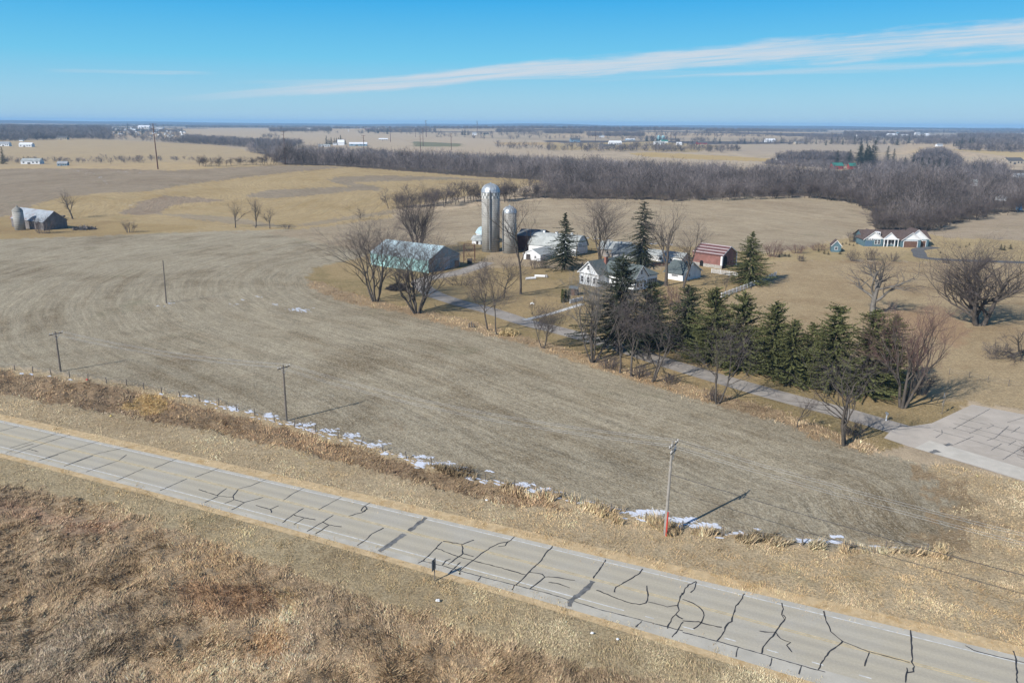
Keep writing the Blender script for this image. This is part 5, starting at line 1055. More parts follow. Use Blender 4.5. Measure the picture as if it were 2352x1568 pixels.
# ------------------------------------------------------------------ small things about the farm
b0 = P(1222, 721); t = empty('lamp_post', b0, 'black lamp post with white globe lamps on the lawn by the garden path', 'lamp post'); h = 2.5; b = MB(); b.lathe([(.14, -.1), (.1, .3), (.045, .5), (.04, h)], 8); b.build('post', mat('black_iron', (.02, .02, .022), .5, .1, 1.), t); b = MB(); b.tube([(-.32, 0, h-.15), (0, 0, h-.3), (.32, 0, h-.15)], .03, 5); b.build('arm', MATS['black_iron'], t)
for dx, dz in ((-.32, .05), (.32, .05), (0, .22)): b = MB(); b.lathe([(.02, h-.2+dz)]+[(.19*math.sin(a), h+dz-.19*math.cos(a)) for a in np.linspace(.35, 2.9, 8)], 12, dx, 0); b.build('globe', mat('opal_glass', (.75, .75, .73), .3, .03, 1., .5), t, True)
f = Frame(P(1308, 678), P(1326, 679), depth=2.2); t = empty('garden_hut', f.A, 'small dark wooden hut in the farmhouse garden behind the columnar evergreens', 'hut'); gable_parts(t, f, 1.9, 2.3, M_darkwood, M_slateblue, over=.2); b = f.mb(); b.box(.5, 1.3, -.06, -.004, 0, 1.7); b.build('door', M_brown, t)
for x, y, a, lab in ((1219, 642, 20, 'short white pipe lying on the lawn beside its longer twin'), (1240, 637, -8, 'long white pipe lying on the lawn near the shrubs')):
    b0 = P(x, y); L = pxm(b0, 24)/2; n = 12; c, s = math.cos(R(a)), math.sin(R(a)); b = MB()
    ro = [[(k*c, k*s, 0) for k in (-L, L)]]; b.tube([(-L*c, L*s*-1, .4), (L*c, L*s, .4)], .38, 12, False); b.tube([(L*c, L*s, .4), (-L*c, -L*s, .4)], .34, 12, False); o = b.build('pipe', M_white); o.location = tuple(b0); tag(o, lab, 'pipe', 'white pipes on the lawn')
b0 = P(1255, 637); b = MB(); b.lathe([(.5, -.1), (.55, .3), (.3, .75), (.08, .85)], 9); o = b.build('boulder', M_stone); o.location = tuple(b0); tag(o, 'grey boulder beside the white pipes on the lawn', 'rock')
b0 = P(450, 0) if False else P(1083, 752)
for i, (dx, dy, h, lab) in enumerate(((-.55, 0, 1.0, 'leftmost of three cut grey post stumps in the rough grass'), (0, .1, 1.25, 'middle and tallest of three cut grey post stumps in the rough grass'), (.5, -.05, .9, 'rightmost of three cut grey post stumps in the rough grass'))):
    b = MB(); b.lathe([(.2, -.2), (.17, h*.5), (.16, h), (.05, h+.04)], 8); o = b.build('post_stump', M_wood_pole); o.location = (b0[0]+dx, b0[1]+dy, b0[2]); tag(o, lab, 'stump', 'cut post stumps on the field edge')
# sign on the verge, seen from behind
b0 = P(998.5, 1333); t = empty('road_sign', b0, 'road sign seen from behind on a single post at the near verge', 'road sign'); h = htop(b0, 998.5, 1284); b = MB(); b.box(-.05, .05, -.05, .05, -.3, h*.95); b.build('post', M_wood_pole, t); b = MB(); c, s = math.cos(R(65)), math.sin(R(65)); b = MB((c, s), (-s, c)); b.box(-.38, .38, .06, .09, h*.5, h); b.build('panel', mat('sign_back', (.20, .20, .20), .5, .12, 1., .4), t)
b0 = P(2163, 950); t = empty('street_sign', b0, 'slim sign post with two blue-grey plates at the corner of the car park', 'sign'); h = htop(b0, 2169, 902); b = MB(); b.tube([(0, 0, -.2), (.15, 0, h)], .05, 6); b.build('post', M_wood_pole, t)
for z in (h-.75, h-2.0): b = MB((.5, .86), (-.86, .5)); b.box(-.32, .32, .06, .09, z, z+.7); b.build('plate', mat('sign_grey', (.30, .33, .38), .4, .1, 1., .4), t)
b0 = P(2035, 966); t = empty('mailbox', b0, 'white-fronted mailbox on a short post at the mouth of the drive', 'mailbox'); b = MB(); b.box(-.07, .07, -.07, .07, -.2, 1.1); b.build('post', M_white, t); b = MB(); pr = [(-.14, 1.1), (.14, 1.1), (.14, 1.25), (.1, 1.36), (0, 1.4), (-.1, 1.36), (-.14, 1.25)]; b.solid([(x, -.28, z) for x, z in pr], [(x, .28, z) for x, z in pr]); b.build('box', M_metal, t)
# old field implement behind the farmhouse
b0 = P(1515, 612); t = empty('hay_rake', b0, 'rusty hay rake parked between the farmhouse and the long low white shed', 'farm implement'); b = MB()
b.tube([(-2.6, 0, .8), (2.6, .5, .8)], .07, 5); b.tube([(-2.4, -1.2, .7), (0, 1.6, .7), (2.4, -.9, .7), (-2.4, -1.2, .7)], .06, 5); b.tube([(0, 1.6, .7), (0, 3.4, .5)], .07, 5); b.build('frame', M_rust, t)
for x in (-2.4, -1.2, 0., 1.2, 2.4):
    b = MB(); n = 16; b.tube([(x+.1*math.sin(i*6.283/n), .1+.55*math.cos(i*6.283/n), .75+.6*math.sin(i*6.283/n)) for i in range(n+1)], .035, 4, False)
    for i in range(0, n, 2): b.tube([(x, .1, .75), (x+.1*math.sin(i*6.283/n), .1+.6*math.cos(i*6.283/n), .75+.65*math.sin(i*6.283/n))], .018, 3)
    b.build('rake_wheel', M_rust, t)
# straw heap and litter
def heap(name, label, cat, base, w, h, m, seed, n=260, bl=.6, group=None):
    g = np.random.default_rng(seed); a = g.uniform(0, 6.28, n); q = np.sqrt(g.uniform(0, 1, n)); c = np.stack([np.cos(a)*q*w*.5, np.sin(a)*q*w*.4, h*(1-q**2)*g.uniform(.4, 1, n)], 1)
    d = g.normal(size=(n, 3)); d[:, 2] = np.abs(d[:, 2])*.6; d /= np.linalg.norm(d, axis=1, keepdims=True); s = g.normal(size=(n, 3)); s /= np.linalg.norm(s, axis=1, keepdims=True)
    o = tri_mesh(name, c-s*.09*w/3, c+s*.09*w/3, c+d*bl*g.uniform(.5, 1, (n, 1)), np.ones(n), m); o.location = tuple(base); return tag(o, label, cat, group)
heap('straw_heap', 'heap of pale straw at the foot of the paired crooked trees', 'straw heap', P(1170, 768), 4.2, 1.3, mat('straw', (.50, .38, .20), .95, .25, 1.5, .1), 5, 900, .8)
heap('brush_pile', 'dark pile of cut brush between the two many-stemmed trees', 'brush pile', P(917, 664), 7, 1.5, M_darkwood, 6, 1400, 1.0)
heap('brush_pile', 'pile of pale broken boards in the grass near the old grey barn', 'board pile', P(195, 527), 10, 1.0, mat('old_board', (.3, .3, .3)), 8, 300, 2.)
for x, y, sz, m, lab, nm in ((200, 874, .55, M_red, 'small orange-red marker flag at the fence', 'marker_flag'), (255, 957, .45, mat('yellow_plastic', (.6, .45, .10), .5, .1, 2.), 'scrap of yellow plastic in the brown grass', 'plastic_scrap'), (1360, 1456, .35, M_white, 'tiny white scrap of paper on the near verge beside the crumpled carton', 'paper_scrap'), (1418, 1470, .35, M_white, 'pale crumpled carton on the near verge', 'carton'), (1006, 1382, .5, M_white, 'flattened white box on the near verge', 'carton'), (1118, 1151, .4, M_white, 'small white bag on the far verge', 'bag')):
    b0 = P(x, y); b = MB(); g = random.Random(int(x)); n = 7; b.solid([(math.cos(k*6.283/n)*sz*.5*g.uniform(.6, 1.2), math.sin(k*6.283/n)*sz*.4*g.uniform(.6, 1.2), .1) for k in range(n)], [(math.cos(k*6.283/n)*sz*.4*g.uniform(.5, 1.1), math.sin(k*6.283/n)*sz*.3*g.uniform(.5, 1.1), sz*.5) for k in range(n)])
    o = b.build(nm, m); o.location = (b0[0], b0[1], 0.05); tag(o, lab, 'litter')
b0 = P(140, 502); t = empty('hay_wagon', b0, 'low dark wagon standing by the lone tree near the old barn', 'wagon'); w = pxm(b0, 17)/2; b = MB(); b.box(-w, w, -1, 1, .7, 1.5); b.build('bed', M_wood_pole, t)
for x in (-w*.7, w*.7): b = MB(); b.tube([(x, -1.1, .4), (x, -.9, .4)], .4, 10); b.build('wheel', M_darkwood, t)

# ------------------------------------------------------------------ snow left in the hollows
def snow():
    g = random.Random(11); V = []; F = []
    def blob(c, w, d, a1=0.):
        n = 9; k = len(V); V.append((c[0], c[1], c[2]+.07)); a0 = g.uniform(0, 6); ca, sa = math.cos(a1), math.sin(a1)
        for i in range(n): a = a0+i*6.283/n; q = g.uniform(.45, 1.2); e, h = math.cos(a)*w*q*.5, math.sin(a)*d*q*.5; V.append((c[0]+e*ca-h*sa, c[1]+e*sa+h*ca, c[2]+.03))
        for i in range(n): F.append((k, k+1+i, k+1+(i+1) % n))
    def patch(x, y, wpx, hpx, n, sz=.8):
        for _ in range(n):
            p = P(x+g.gauss(0, wpx*.28), y+g.gauss(0, hpx*.28)); s = sz*g.uniform(.2, .95)**1.5*.6; blob((p[0], p[1], float(terr(p[0], p[1]))+.02), s*2.4, s, math.atan2(WD[1], WD[0])+g.gauss(0, .25))
    z1 = lambda x, y: (.334*x, 566.5+.334*y); z2 = lambda x, y: (784+.334*x, 658.4+.334*y); z5 = lambda x, y: (784+.334*x, 1044.3+.334*y); z6 = lambda x, y: (1568+.334*x, 1044.3+.334*y)
    for f_, l in ((z1, [(150, 872, 8, 2, 3), (213, 877, 9, 2, 4), (335, 890, 8, 2, 2), (485, 915, 5, 2, 2), (1110, 1015, 9, 4, 5), (1290, 1030, 30, 5, 14), (1430, 1065, 25, 5, 10), (1600, 1110, 22, 12, 26), (1720, 1135, 14, 5, 8), (1850, 1165, 34, 11, 34), (2100, 1222, 40, 7, 26), (2260, 1265, 36, 8, 20), (1490, 1110, 4, 5, 3), (1090, 410, 6, 3, 3), (1180, 390, 14, 3, 5), (1670, 365, 8, 2, 3), (1775, 345, 16, 3, 6), (2060, 435, 54, 9, 46), (1630, 400, 30, 8, 6), (1900, 400, 20, 6, 6)]),
                  (z2, [(60, 1020, 40, 8, 22), (240, 1085, 50, 10, 24), (305, 1148, 14, 6, 9), (545, 1220, 22, 14, 40), (560, 1170, 40, 6, 22), (700, 1215, 50, 8, 30), (830, 1250, 30, 7, 16), (880, 1320, 16, 6, 10), (980, 1345, 12, 6, 8), (1010, 1268, 14, 4, 6), (1195, 1385, 15, 9, 16), (1260, 1365, 40, 9, 24), (1310, 1400, 16, 5, 8), (1400, 1395, 30, 6, 14), (1500, 1418, 30, 3, 9)]),
                  (z5, [(1700, 330, 40, 6, 16), (1850, 375, 40, 10, 26), (2050, 400, 60, 10, 40), (2170, 400, 40, 12, 40), (2240, 450, 50, 10, 40)]), (z6, [(30, 450, 40, 10, 40), (150, 485, 50, 8, 40), (240, 498, 20, 4, 12), (400, 540, 20, 6, 8), (515, 512, 10, 3, 4), (820, 590, 40, 5, 22), (930, 597, 30, 7, 22), (1050, 563, 26, 4, 16), (1045, 600, 26, 6, 16), (1330, 632, 18, 4, 8), (1480, 640, 18, 4, 5), (1700, 672, 28, 5, 16)])):
        for x, y, w, h, n in l: q = f_(x, y); patch(q[0], q[1], w, h, int(n*2.2))
    for p, d in along(PP([(470, 925), (658, 976), (800, 1014), (1000, 1074), (1200, 1128), (1290, 1148)])+PP([(1380, 1172), (1600, 1222), (1690, 1236)]), .42):
        if g.random() < .62: s = g.uniform(.15, .5); q = p+WN*(g.gauss(.2, .45)); blob((q[0], q[1], .02), s*3, s, math.atan2(d[1], d[0])+g.gauss(0, .2))
    patch(379, 703, 4, 3, 3); patch(386, 693, 22, 4, 10, .5)
    for x, y in ((1322, 545), (1345, 547), (1370, 549), (1395, 552), (1420, 555), (1440, 557), (1470, 559), (1500, 560), (1530, 562)): patch(x, y, 24, 2.2, 16, 1.3)
    for x, y, w, h, n in ((180, 392, 40, 4, 14), (205, 398, 40, 5, 16), (232, 408, 14, 6, 18), (242, 418, 8, 8, 14), (280, 395, 40, 4, 18), (320, 397, 40, 4, 16), (291, 470, 20, 5, 8)): patch(x, y, w, h, n, 1.6)
    tag(link('snow', mesh_np('snow', np.array(V), np.array(F)), M_snow), 'scattered patches of old snow along the fence and in the fields', 'snow', kind='stuff')
snow()

# ------------------------------------------------------------------ dry grass on the verges and the prairie
def rays(x, y):
    x = x-VW/2; y = y-VH/2; c, s = math.cos(ROLL), math.sin(ROLL); x, y = c*x+s*y, -s*x+c*y; cp, sp = math.cos(PITCH), math.sin(PITCH)
    dx, dy, dz = x, FPX*cp-y*sp, -FPX*sp-y*cp; t = -CAMH/np.minimum(dz, -1e-3); return dx*t, dy*t
def grass_material():
    m = bpy.data.materials.new('dry_grass'); m.use_nodes = True; t = m.node_tree; t.nodes.clear(); k = NT(t); bs = k.n('ShaderNodeBsdfPrincipled'); o = k.n('ShaderNodeOutputMaterial'); k.l(bs.outputs[0], o.inputs[0])
    bs.inputs['Roughness'].default_value = .9; bs.inputs['Specular IOR Level'].default_value = .1; k.l(k.n('ShaderNodeAttribute', attribute_name='col').outputs['Color'], bs.inputs['Base Color']); return m
M_grass = grass_material()
def grass(name, label, zones, n, box, hgt, wid, seed, bright=1.05, lean=.9, extra=None):
    g = np.random.default_rng(seed); x = g.uniform(box[0], box[1], n); y = g.uniform(box[2], box[3], n); px, py = rays(x, y)
    c1, c2, rows, grain, zi, key, ru = zone_eval(px+g.normal(size=n)*.8, py+g.normal(size=n)*.8); names = [z[0] for z in ZN]; k = np.isin(key, [names.index(q) for q in zones])
    if extra is not None: k &= extra(px, py)
    px, py, c1, c2, key = px[k], py[k], c1[k], c2[k], key[k]; n = len(px)
    z = terr(px, py)-np.where(np.isin(key, PRA), .14+.14*vnoise(px, py, 5.)+.08*vnoise(px, py, 1.6), 0)
    f = np.clip(.5+.9*vnoise(px, py, 9.)+.6*vnoise(px, py, 2.5)+.5*g.normal(size=n)*.5, 0, 1)[:, None]; col = (c1*(1-f)+c2*f)*np.exp(g.normal(size=(n, 1))*(.28 if hgt > .2 else .2))*bright
    col *= 1+g.normal(size=(n, 3))*.03; col *= (1+.2*vnoise(px-40, py+90, 19.)+.08*vnoise(px+10, py, 6.))[:, None]*(1+vnoise(px+200, py-60, 24.)[:, None]*np.array([.03, 0, -.05]))
    cl = vnoise(px+77, py-31, 3.); H = hgt*g.uniform(.45, 1.2, n)*(1+.55*cl); H = np.maximum(H, hgt*.25)
    wa = 2.2*vnoise(px, py, 14.)+g.normal(size=n)*.9+.7; l = lean*g.uniform(.3, 1.2, n)*H
    tip = np.stack([px+np.cos(wa)*l, py+np.sin(wa)*l, z+H*.85], 1); b0 = np.stack([px, py, z-.05], 1); a = g.uniform(0, 6.28, n); w = np.stack([np.cos(a), np.sin(a), 0*a], 1)*(wid*g.uniform(.6, 1.4, n)*(1+np.hypot(px, py)/160))[:, None]
    V = np.stack([b0-w, b0+w, tip], 1).reshape(-1, 3); me = mesh_np(name, V, np.arange(3*n).reshape(-1, 3)); cc = np.ones((3*n, 4), np.float32); cc[:, :3] = np.repeat(np.clip(col, .01, .8), 3, 0)
    at = me.attributes.new('col', 'FLOAT_COLOR', 'POINT'); at.data.foreach_set('color', cc.ravel()); tag(link(name, me, M_grass), label, 'grass', kind='stuff')
grass('prairie_grass', 'tangled brown prairie grass covering the near bank', ['prairie', 'darkpatch', 'darkpatch2', 'palepatch', 'palepatch2'], 700000, (-200, 1900, 1040, 1700), .25, .03, 51, bright=1.45, lean=1.35)
grass('brown_grass', 'rust-brown weeds on the bank below the fence', ['brown', 'strawpatch'], 330000, (-200, 1800, 800, 1270), .28, .032, 52, bright=1.45, lean=1.3)
grass('verge_grass', 'short straw-coloured grass on the road verges', ['verge_up', 'verge_low'], 560000, (-200, 2600, 830, 1700), .16, .028, 53, bright=1.4, lean=1.3)
grass('rough_grass', 'tufts of tan grass along the edge of the stubble field', ['rough'], 230000, (690, 2060, 630, 1050), .34, .032, 54, bright=1.12)
fl_w = np.array(PP([(1000, 1074), (1200, 1127), (1400, 1178), (1480, 1200), (1560, 1216), (1700, 1240), (1800, 1249), (1960, 1261), (2130, 1270), (2180, 1272)]))
grass('tall_grass', 'tall pale grass tussocks along the wire fence', ['verge_up', 'brown', 'field'], 200000, (980, 2230, 1060, 1310), .85, .045, 55, bright=1.2, lean=.7, extra=lambda a, b: (dist_line(a, b, fl_w) < .7+1.3*np.clip(vnoise(a, b, 9.), 0, 1)) & (vnoise(a+50, b, 5.) > -.2))

# ------------------------------------------------------------------ the valley wood and the far country
def wood_proto(seed, levels, kids, wide, r=.13, tw=.07):
    s = bare_segs(seed, 1., wide, levels=levels, kids=kids, r0=.16, clear=.3, spread=.45, up=.5, twig=.03)
    A = np.array([q[0] for q in s]); B = np.array([q[1] for q in s]); lev = np.array([q[4] for q in s]); w = np.where(lev == 0, r, np.where(lev == 1, .10, tw)); return A, B, w
PRO_N = [wood_proto(400+i, 3, (7, 5, 3), .75, tw=.075) for i in range(5)]
PRO_M = [wood_proto(410+i, 2, (8, 6), .8, tw=.13) for i in range(5)]
def wood_mesh(name, label, x, y, H, protos, seed, mt, tint, wmul=1., sway=1.):
    g = np.random.default_rng(seed); As = []; Bs = []; Cs = []; Ts = []; z = terr(x, y)
    which = g.integers(0, len(protos), len(x))
    for k, (A, B, w) in enumerate(protos):
        i = np.nonzero(which == k)[0]
        if len(i) == 0: continue
        a = g.uniform(0, 6.28, len(i)); c, s = np.cos(a), np.sin(a); hx = H[i]
        def tr(Q): X = Q[None, :, 0]*c[:, None]-Q[None, :, 1]*s[:, None]; Y = Q[None, :, 0]*s[:, None]+Q[None, :, 1]*c[:, None]; return np.stack([X*hx[:, None]*sway+x[i][:, None], Y*hx[:, None]*sway+y[i][:, None], Q[None, :, 2]*hx[:, None]+z[i][:, None]], -1)
        a_, b_ = tr(A), tr(B); h = g.uniform(0, 6.28, a_.shape[:2]); ww = (w[None]*wmul*(hx[:, None]/13))
        d = np.stack([np.cos(h)*ww, np.sin(h)*ww*.6, np.sin(h*2)*ww*.4], -1)
        As.append((a_-d).reshape(-1, 3)); Bs.append((a_+d).reshape(-1, 3)); Cs.append((b_+(b_-a_)*.15).reshape(-1, 3)); Ts.append((tint[i][:, None]*np.where(w > .09, 1.35, 1.)[None]*g.uniform(.8, 1.2, a_.shape[:2])).ravel())
    o = tri_mesh(name, np.concatenate(As), np.concatenate(Bs), np.concatenate(Cs), np.concatenate(Ts), mt); return tag(o, label, 'wood', kind='stuff')
gw = np.random.default_rng(77)
wp = np.array(PP(WOODS))[:, :2]; lo, hi = wp.min(0), wp.max(0)
step = 7.; gx, gy = np.meshgrid(np.arange(lo[0], hi[0], step), np.arange(lo[1], hi[1], step)); gx = gx.ravel()+gw.uniform(-3, 3, gx.size); gy = gy.ravel()+gw.uniform(-3, 3, gy.size)
k = inside(gx, gy, wp)
clear = inside(gx, gy, np.array(PP([(1600, 417), (1730, 418), (1730, 425), (1600, 424)]))[:, :2]) | inside(gx, gy, np.array(PP([(1898, 384), (1985, 384), (1985, 393), (1898, 393)]))[:, :2])
for cx_, cy_, w_, h_ in ((1942, 408, 50, 46), (2238, 452, 22, 50), (2306, 482, 18, 44), (2335, 398, 46, 42), (2345, 427, 26, 34), (1794, 384, 22, 30)): clear |= inside(gx, gy, np.array(PP([(cx_-w_/2, cy_-h_/2), (cx_+w_/2, cy_-h_/2), (cx_+w_/2, cy_+h_/2), (cx_-w_/2, cy_+h_/2)]))[:, :2])
k &= ~clear; gx, gy = gx[k], gy[k]; gr = np.hypot(gx, gy); print('wood trees', len(gx))
Hh = gw.uniform(5., 14., len(gx))*(1+.22*vnoise(gx, gy, 90.)+.14*vnoise(gx+60, gy, 30.)); tn = np.clip(1+.36*vnoise(gx+300, gy, 60.)+.2*vnoise(gx, gy+700, 22.)+gw.normal(size=len(gx))*.3+(gw.random(len(gx)) < .05)*.8, .45, 2.3)
nr = gr < np.sort(gr)[min(2600, len(gr)-1)]
wood_mesh('valley_wood', 'near part of the grey leafless wood filling the valley behind the mounded field', gx[nr], gy[nr], Hh[nr], PRO_N, 1, M_wood_twig, tn[nr])
wood_mesh('valley_wood', 'far part of the grey leafless wood stretching up the valley', gx[~nr], gy[~nr], Hh[~nr], PRO_M, 2, M_wood_twig, tn[~nr])
# belts of trees between the far fields, scattered over the bands where the photograph shows them
FX = []; 
for poly in WOODS_FAR:
    q = np.array(poly, float); a, c = q.min(0), q.max(0); n = int((c-a).prod()*.28); sx_ = gw.uniform(a[0], c[0], n); sy_ = gw.uniform(a[1], c[1], n); k = inside(sx_, sy_, q); FX += list(zip(sx_[k], sy_[k]))
for (x0, x1), y0, y1 in BANDS_FAR: n = int((x1-x0)*(y1-y0)*.8); FX += list(zip(gw.uniform(x0, x1, n), gw.uniform(y0, y1, n)))
for x0, y0, x1, y1, n in ((620, 306, 1000, 309, 30), (1250, 346, 1660, 349, 110), (1480, 341, 1700, 347, 50), (1300, 338, 1480, 344, 40), (1250, 318, 1500, 321, 40), (1450, 322, 1650, 328, 70), (1850, 322, 2352, 327, 420), (1950, 316, 2352, 320, 380), (2100, 330, 2352, 334, 240), (1230, 305, 1700, 308, 160), (1500, 312, 1950, 316, 200), (1680, 330, 2100, 333, 120), (1000, 308, 1250, 311, 60), (2200, 344, 2352, 349, 120), (1000, 316, 1260, 319, 30), (1140, 340, 1260, 344, 24), (60, 372, 330, 374, 60), (210, 366, 460, 369, 40), (0, 372, 60, 374, 20), (600, 316, 640, 318, 12)):
    for _ in range(n): u = gw.uniform(); FX.append((x0+(x1-x0)*u+gw.normal()*2, y0+(y1-y0)*u+gw.normal()*1.2))
FX = [q for q in FX if not (256 < q[0] < 426 and 292 < q[1] < 327 and gw.random() < .9)]; fx = np.array([P(*q)[:2] for q in FX]); fr = np.hypot(fx[:, 0], fx[:, 1]); print('far trees', len(fx))
wood_mesh('far_woods', 'dark belts of leafless trees between the far fields and round the village', fx[:, 0], fx[:, 1], gw.uniform(8, 15, len(fx))*np.where(fr < 1250, .45, 1.), PRO_M, 3, M_wood_twig, np.clip(gw.normal(1., .25, len(fx)), .5, 1.7)*.9, wmul=2.2, sway=1.25)

# single trees along the edges of the wood: copies of a few kinds
def edge_proto(seed, **kw):
    s = bare_segs(seed, 10., 7.5, **kw); return [q[:4] for q in s if q[4] < 2], [q[:4] for q in s if q[4] >= 2]
protos = []
def edge_trees(line, n, hpx, label, group, spread=1.5, two=1):
    for i in range(n):
        u = (i+gw.uniform(.1, .9))/n*(len(line)-1); j = int(min(u, len(line)-2)); w = u-j
        x = line[j][0]+(line[j+1][0]-line[j][0])*w; y = line[j][1]+(line[j+1][1]-line[j][1])*w+gw.normal()*spread
        b0 = P(x, y); h = pxm(b0, hpx)*gw.uniform(.6, 1.15)
        if len(protos) < 7:
            sd = 500+len(protos); lo_, hi_ = edge_proto(sd, stems=1+len(protos) % 3, r0=.2, clear=.2, spread=.45, levels=3, kids=(7, 6, 5), twig=.03)
            t = empty('bare_tree', b0, label, 'tree', group); seg_mesh('trunk', lo_, 4, M_bark, t); seg_mesh('crown', hi_, 3, M_twig, t); t.scale = (h/10,)*3; protos.append(t)
        else: s = h/10; dup(protos[int(gw.integers(0, 7))], b0, gw.uniform(0, 6.28), (s*gw.uniform(.9, 1.3),)*2+(s,), label, group)
edge_trees([(888, 478), (960, 475), (1010, 471), (1060, 467), (1110, 464), (1180, 460), (1262, 457)], 30, 48, 'bare tree in the hedgerow between the golden hill and the field behind the silos', 'trees of the hedgerow behind the silos', 2.)
edge_trees([(1262, 458), (1400, 457), (1560, 463), (1700, 458), (1850, 454), (1950, 466), (2008, 490)], 46, 36, 'bare tree on the front edge of the valley wood above the mounded field', 'trees on the front edge of the valley wood', 1.)
edge_trees([(2006, 508), (2012, 528), (2060, 534), (2130, 532), (2200, 514), (2280, 494), (2352, 486)], 30, 44, 'bare tree on the edge of the wood behind the teal house', 'trees on the wood edge behind the teal house', 2.5)
edge_trees([(448, 384), (520, 382), (600, 380), (645, 378)], 20, 24, 'small bare tree along the crest of the hill field left of the valley wood', 'trees along the crest of the hill field', 1.)

# far conifers: copies of one dark spruce
t = spruce('conifer', 'tall dark spruce standing at the left edge beyond the hill field', P(9, 377), htop(P(9, 377), 9, 336), pxm(P(9, 377), 26), 700, M_needle_drk, 'dark conifers in the far country', 'conifer', dens=.6); con0 = t
H0, W0 = htop(P(9, 377), 9, 336), 1.
def conifers(lst, label):
    for x, y, h in lst:
        b0 = P(x, y); s = pxm(b0, h)/H0; dup(con0, b0, gw.uniform(0, 6), (s*gw.uniform(1., 1.7),)*2+(s,), label, 'dark conifers in the far country')
conifers([(750+i*5.5+gw.normal(), 333-abs(i-4)*.3, 16+gw.normal()*3) for i in range(9)], 'dark conifer in the windbreak behind the white farm with the long shed')
conifers([(832, 306, 10), (846, 305.5, 9), (868, 306, 12), (890, 308, 11), (758+312-202, 306.5, 9), (1062, 311, 13), (1068, 311, 15), (1075, 311, 12), (1112, 312, 9), (990, 294.5, 5), (960, 294, 6)], 'small dark conifer beside a farmstead far across the fields')
conifers([(1480+i*7+gw.normal()*2, 324+gw.normal(), 12+gw.normal()*2) for i in range(7)]+[(1558, 333, 11), (1568, 333, 10), (1580, 333, 10), (1590, 333, 11), (1601, 333, 10), (1606, 340, 10), (1640, 327, 13), (1653, 329, 14)], 'dark conifer around the white farm with the grain bins')
conifers([(1696+i*16+gw.normal()*5, 329+gw.normal()*2, 10+gw.normal()*2.5) for i in range(9)]+[(1860+i*17+gw.normal()*5, 330+gw.normal()*2, 13+gw.normal()*3) for i in range(14)], 'dark conifer in the line of houses beyond the right-hand grey field')
conifers([(2000+gw.normal()*16, 384+gw.normal()*4, 46+gw.normal()*7) for i in range(11)]+[(1976, 372, 40), (2050, 380, 38), (2036, 376, 40), (1921, 382, 36), (1950, 378, 34)], 'dark green pine in the clump beside the red building in the wood')
conifers([(2075+i*9+gw.normal()*3, 397+gw.normal()*2, 32+gw.normal()*4) for i in range(11)], 'olive-green pine right of the red building in the wood')
conifers([(2190+i*6, 336, 16+gw.normal()*3) for i in range(8)], 'dark conifer in the clump beside the far gravel road')
conifers([(280+i*1., 300, 9) for i in range(0)]+[(110+gw.uniform(0, 260), 300+gw.uniform(-4, 16), 9+gw.normal()*2) for i in range(22)], 'dark conifer among the village trees at the left')
# young evergreens on the new lot
for x, y, h, lab in ((1893, 583, 9, 0), (1902, 585, 8, 0), (1915+14, 584, 10, 0), (1880, 578, 8, 0), (1935, 562, 6, 1), (1943, 560, 6, 1), (1951, 563, 6, 1), (1960, 565, 6, 1), (1968, 561, 6, 1), (1795, 585, 8, 2), (1803, 588, 8, 2), (1812, 590, 9, 2), (1790, 591, 9, 2), (2298, 574, 14, 3), (2306, 575, 12, 3), (2320, 572, 12, 3), (2205, 569, 6, 4), (2218, 568, 6, 4), (2160, 582, 6, 4), (2226, 563, 6, 4)):
    b0 = P(x, y); s = pxm(b0, h)/H0
    dup(con0, b0, gw.uniform(0, 6), (s*1.9, s*1.9, s), ['young evergreen planted left of the small teal shed', 'tiny evergreen in the bed between the teal shed and the house', 'low round evergreen beside the large red-twigged bush', 'bushy evergreen on the slope right of the teal house', 'small evergreen planted in the lawn right of the teal house'][lab], 'young evergreens on the new lot', 'evergreen')

# ------------------------------------------------------------------ buildings of the far country
M_fw = mat('far_white', (.72, .73, .74), .7, .05, .3); M_fg = mat('far_grey_roof', (.30, .31, .32), .8, .1, .3); M_fd = mat('far_dark_roof', (.10, .095, .09), .85, .1, .3); M_fb = mat('far_blue', (.20, .30, .38), .6, .1, .3); M_fr = mat('far_red', (.33, .06, .05), .75, .1, .3); M_fgr = mat('far_green_roof', (.04, .19, .15), .6, .1, .3); M_ft = mat('far_tan', (.42, .36, .28), .8, .1, .3)
def far_house(label, x, yb, wpx, hpx, mw, mr, nm='house', cat='house', dep=.6, ridge='x', rf=.45, group=None, skew=.15):
    A = P(x-wpx/2, yb); B = A+np.array([pxm(A, wpx), pxm(A, wpx)*skew, 0]); f = Frame(A, B, depth=max(4, pxm(A, wpx)*dep)); t = empty(nm, A, label, cat, group); h = pxm(A, hpx); gable_parts(t, f, h*(1-rf), h, mw, mr, over=.3, ridge=ridge, th=.2); return t, f, h
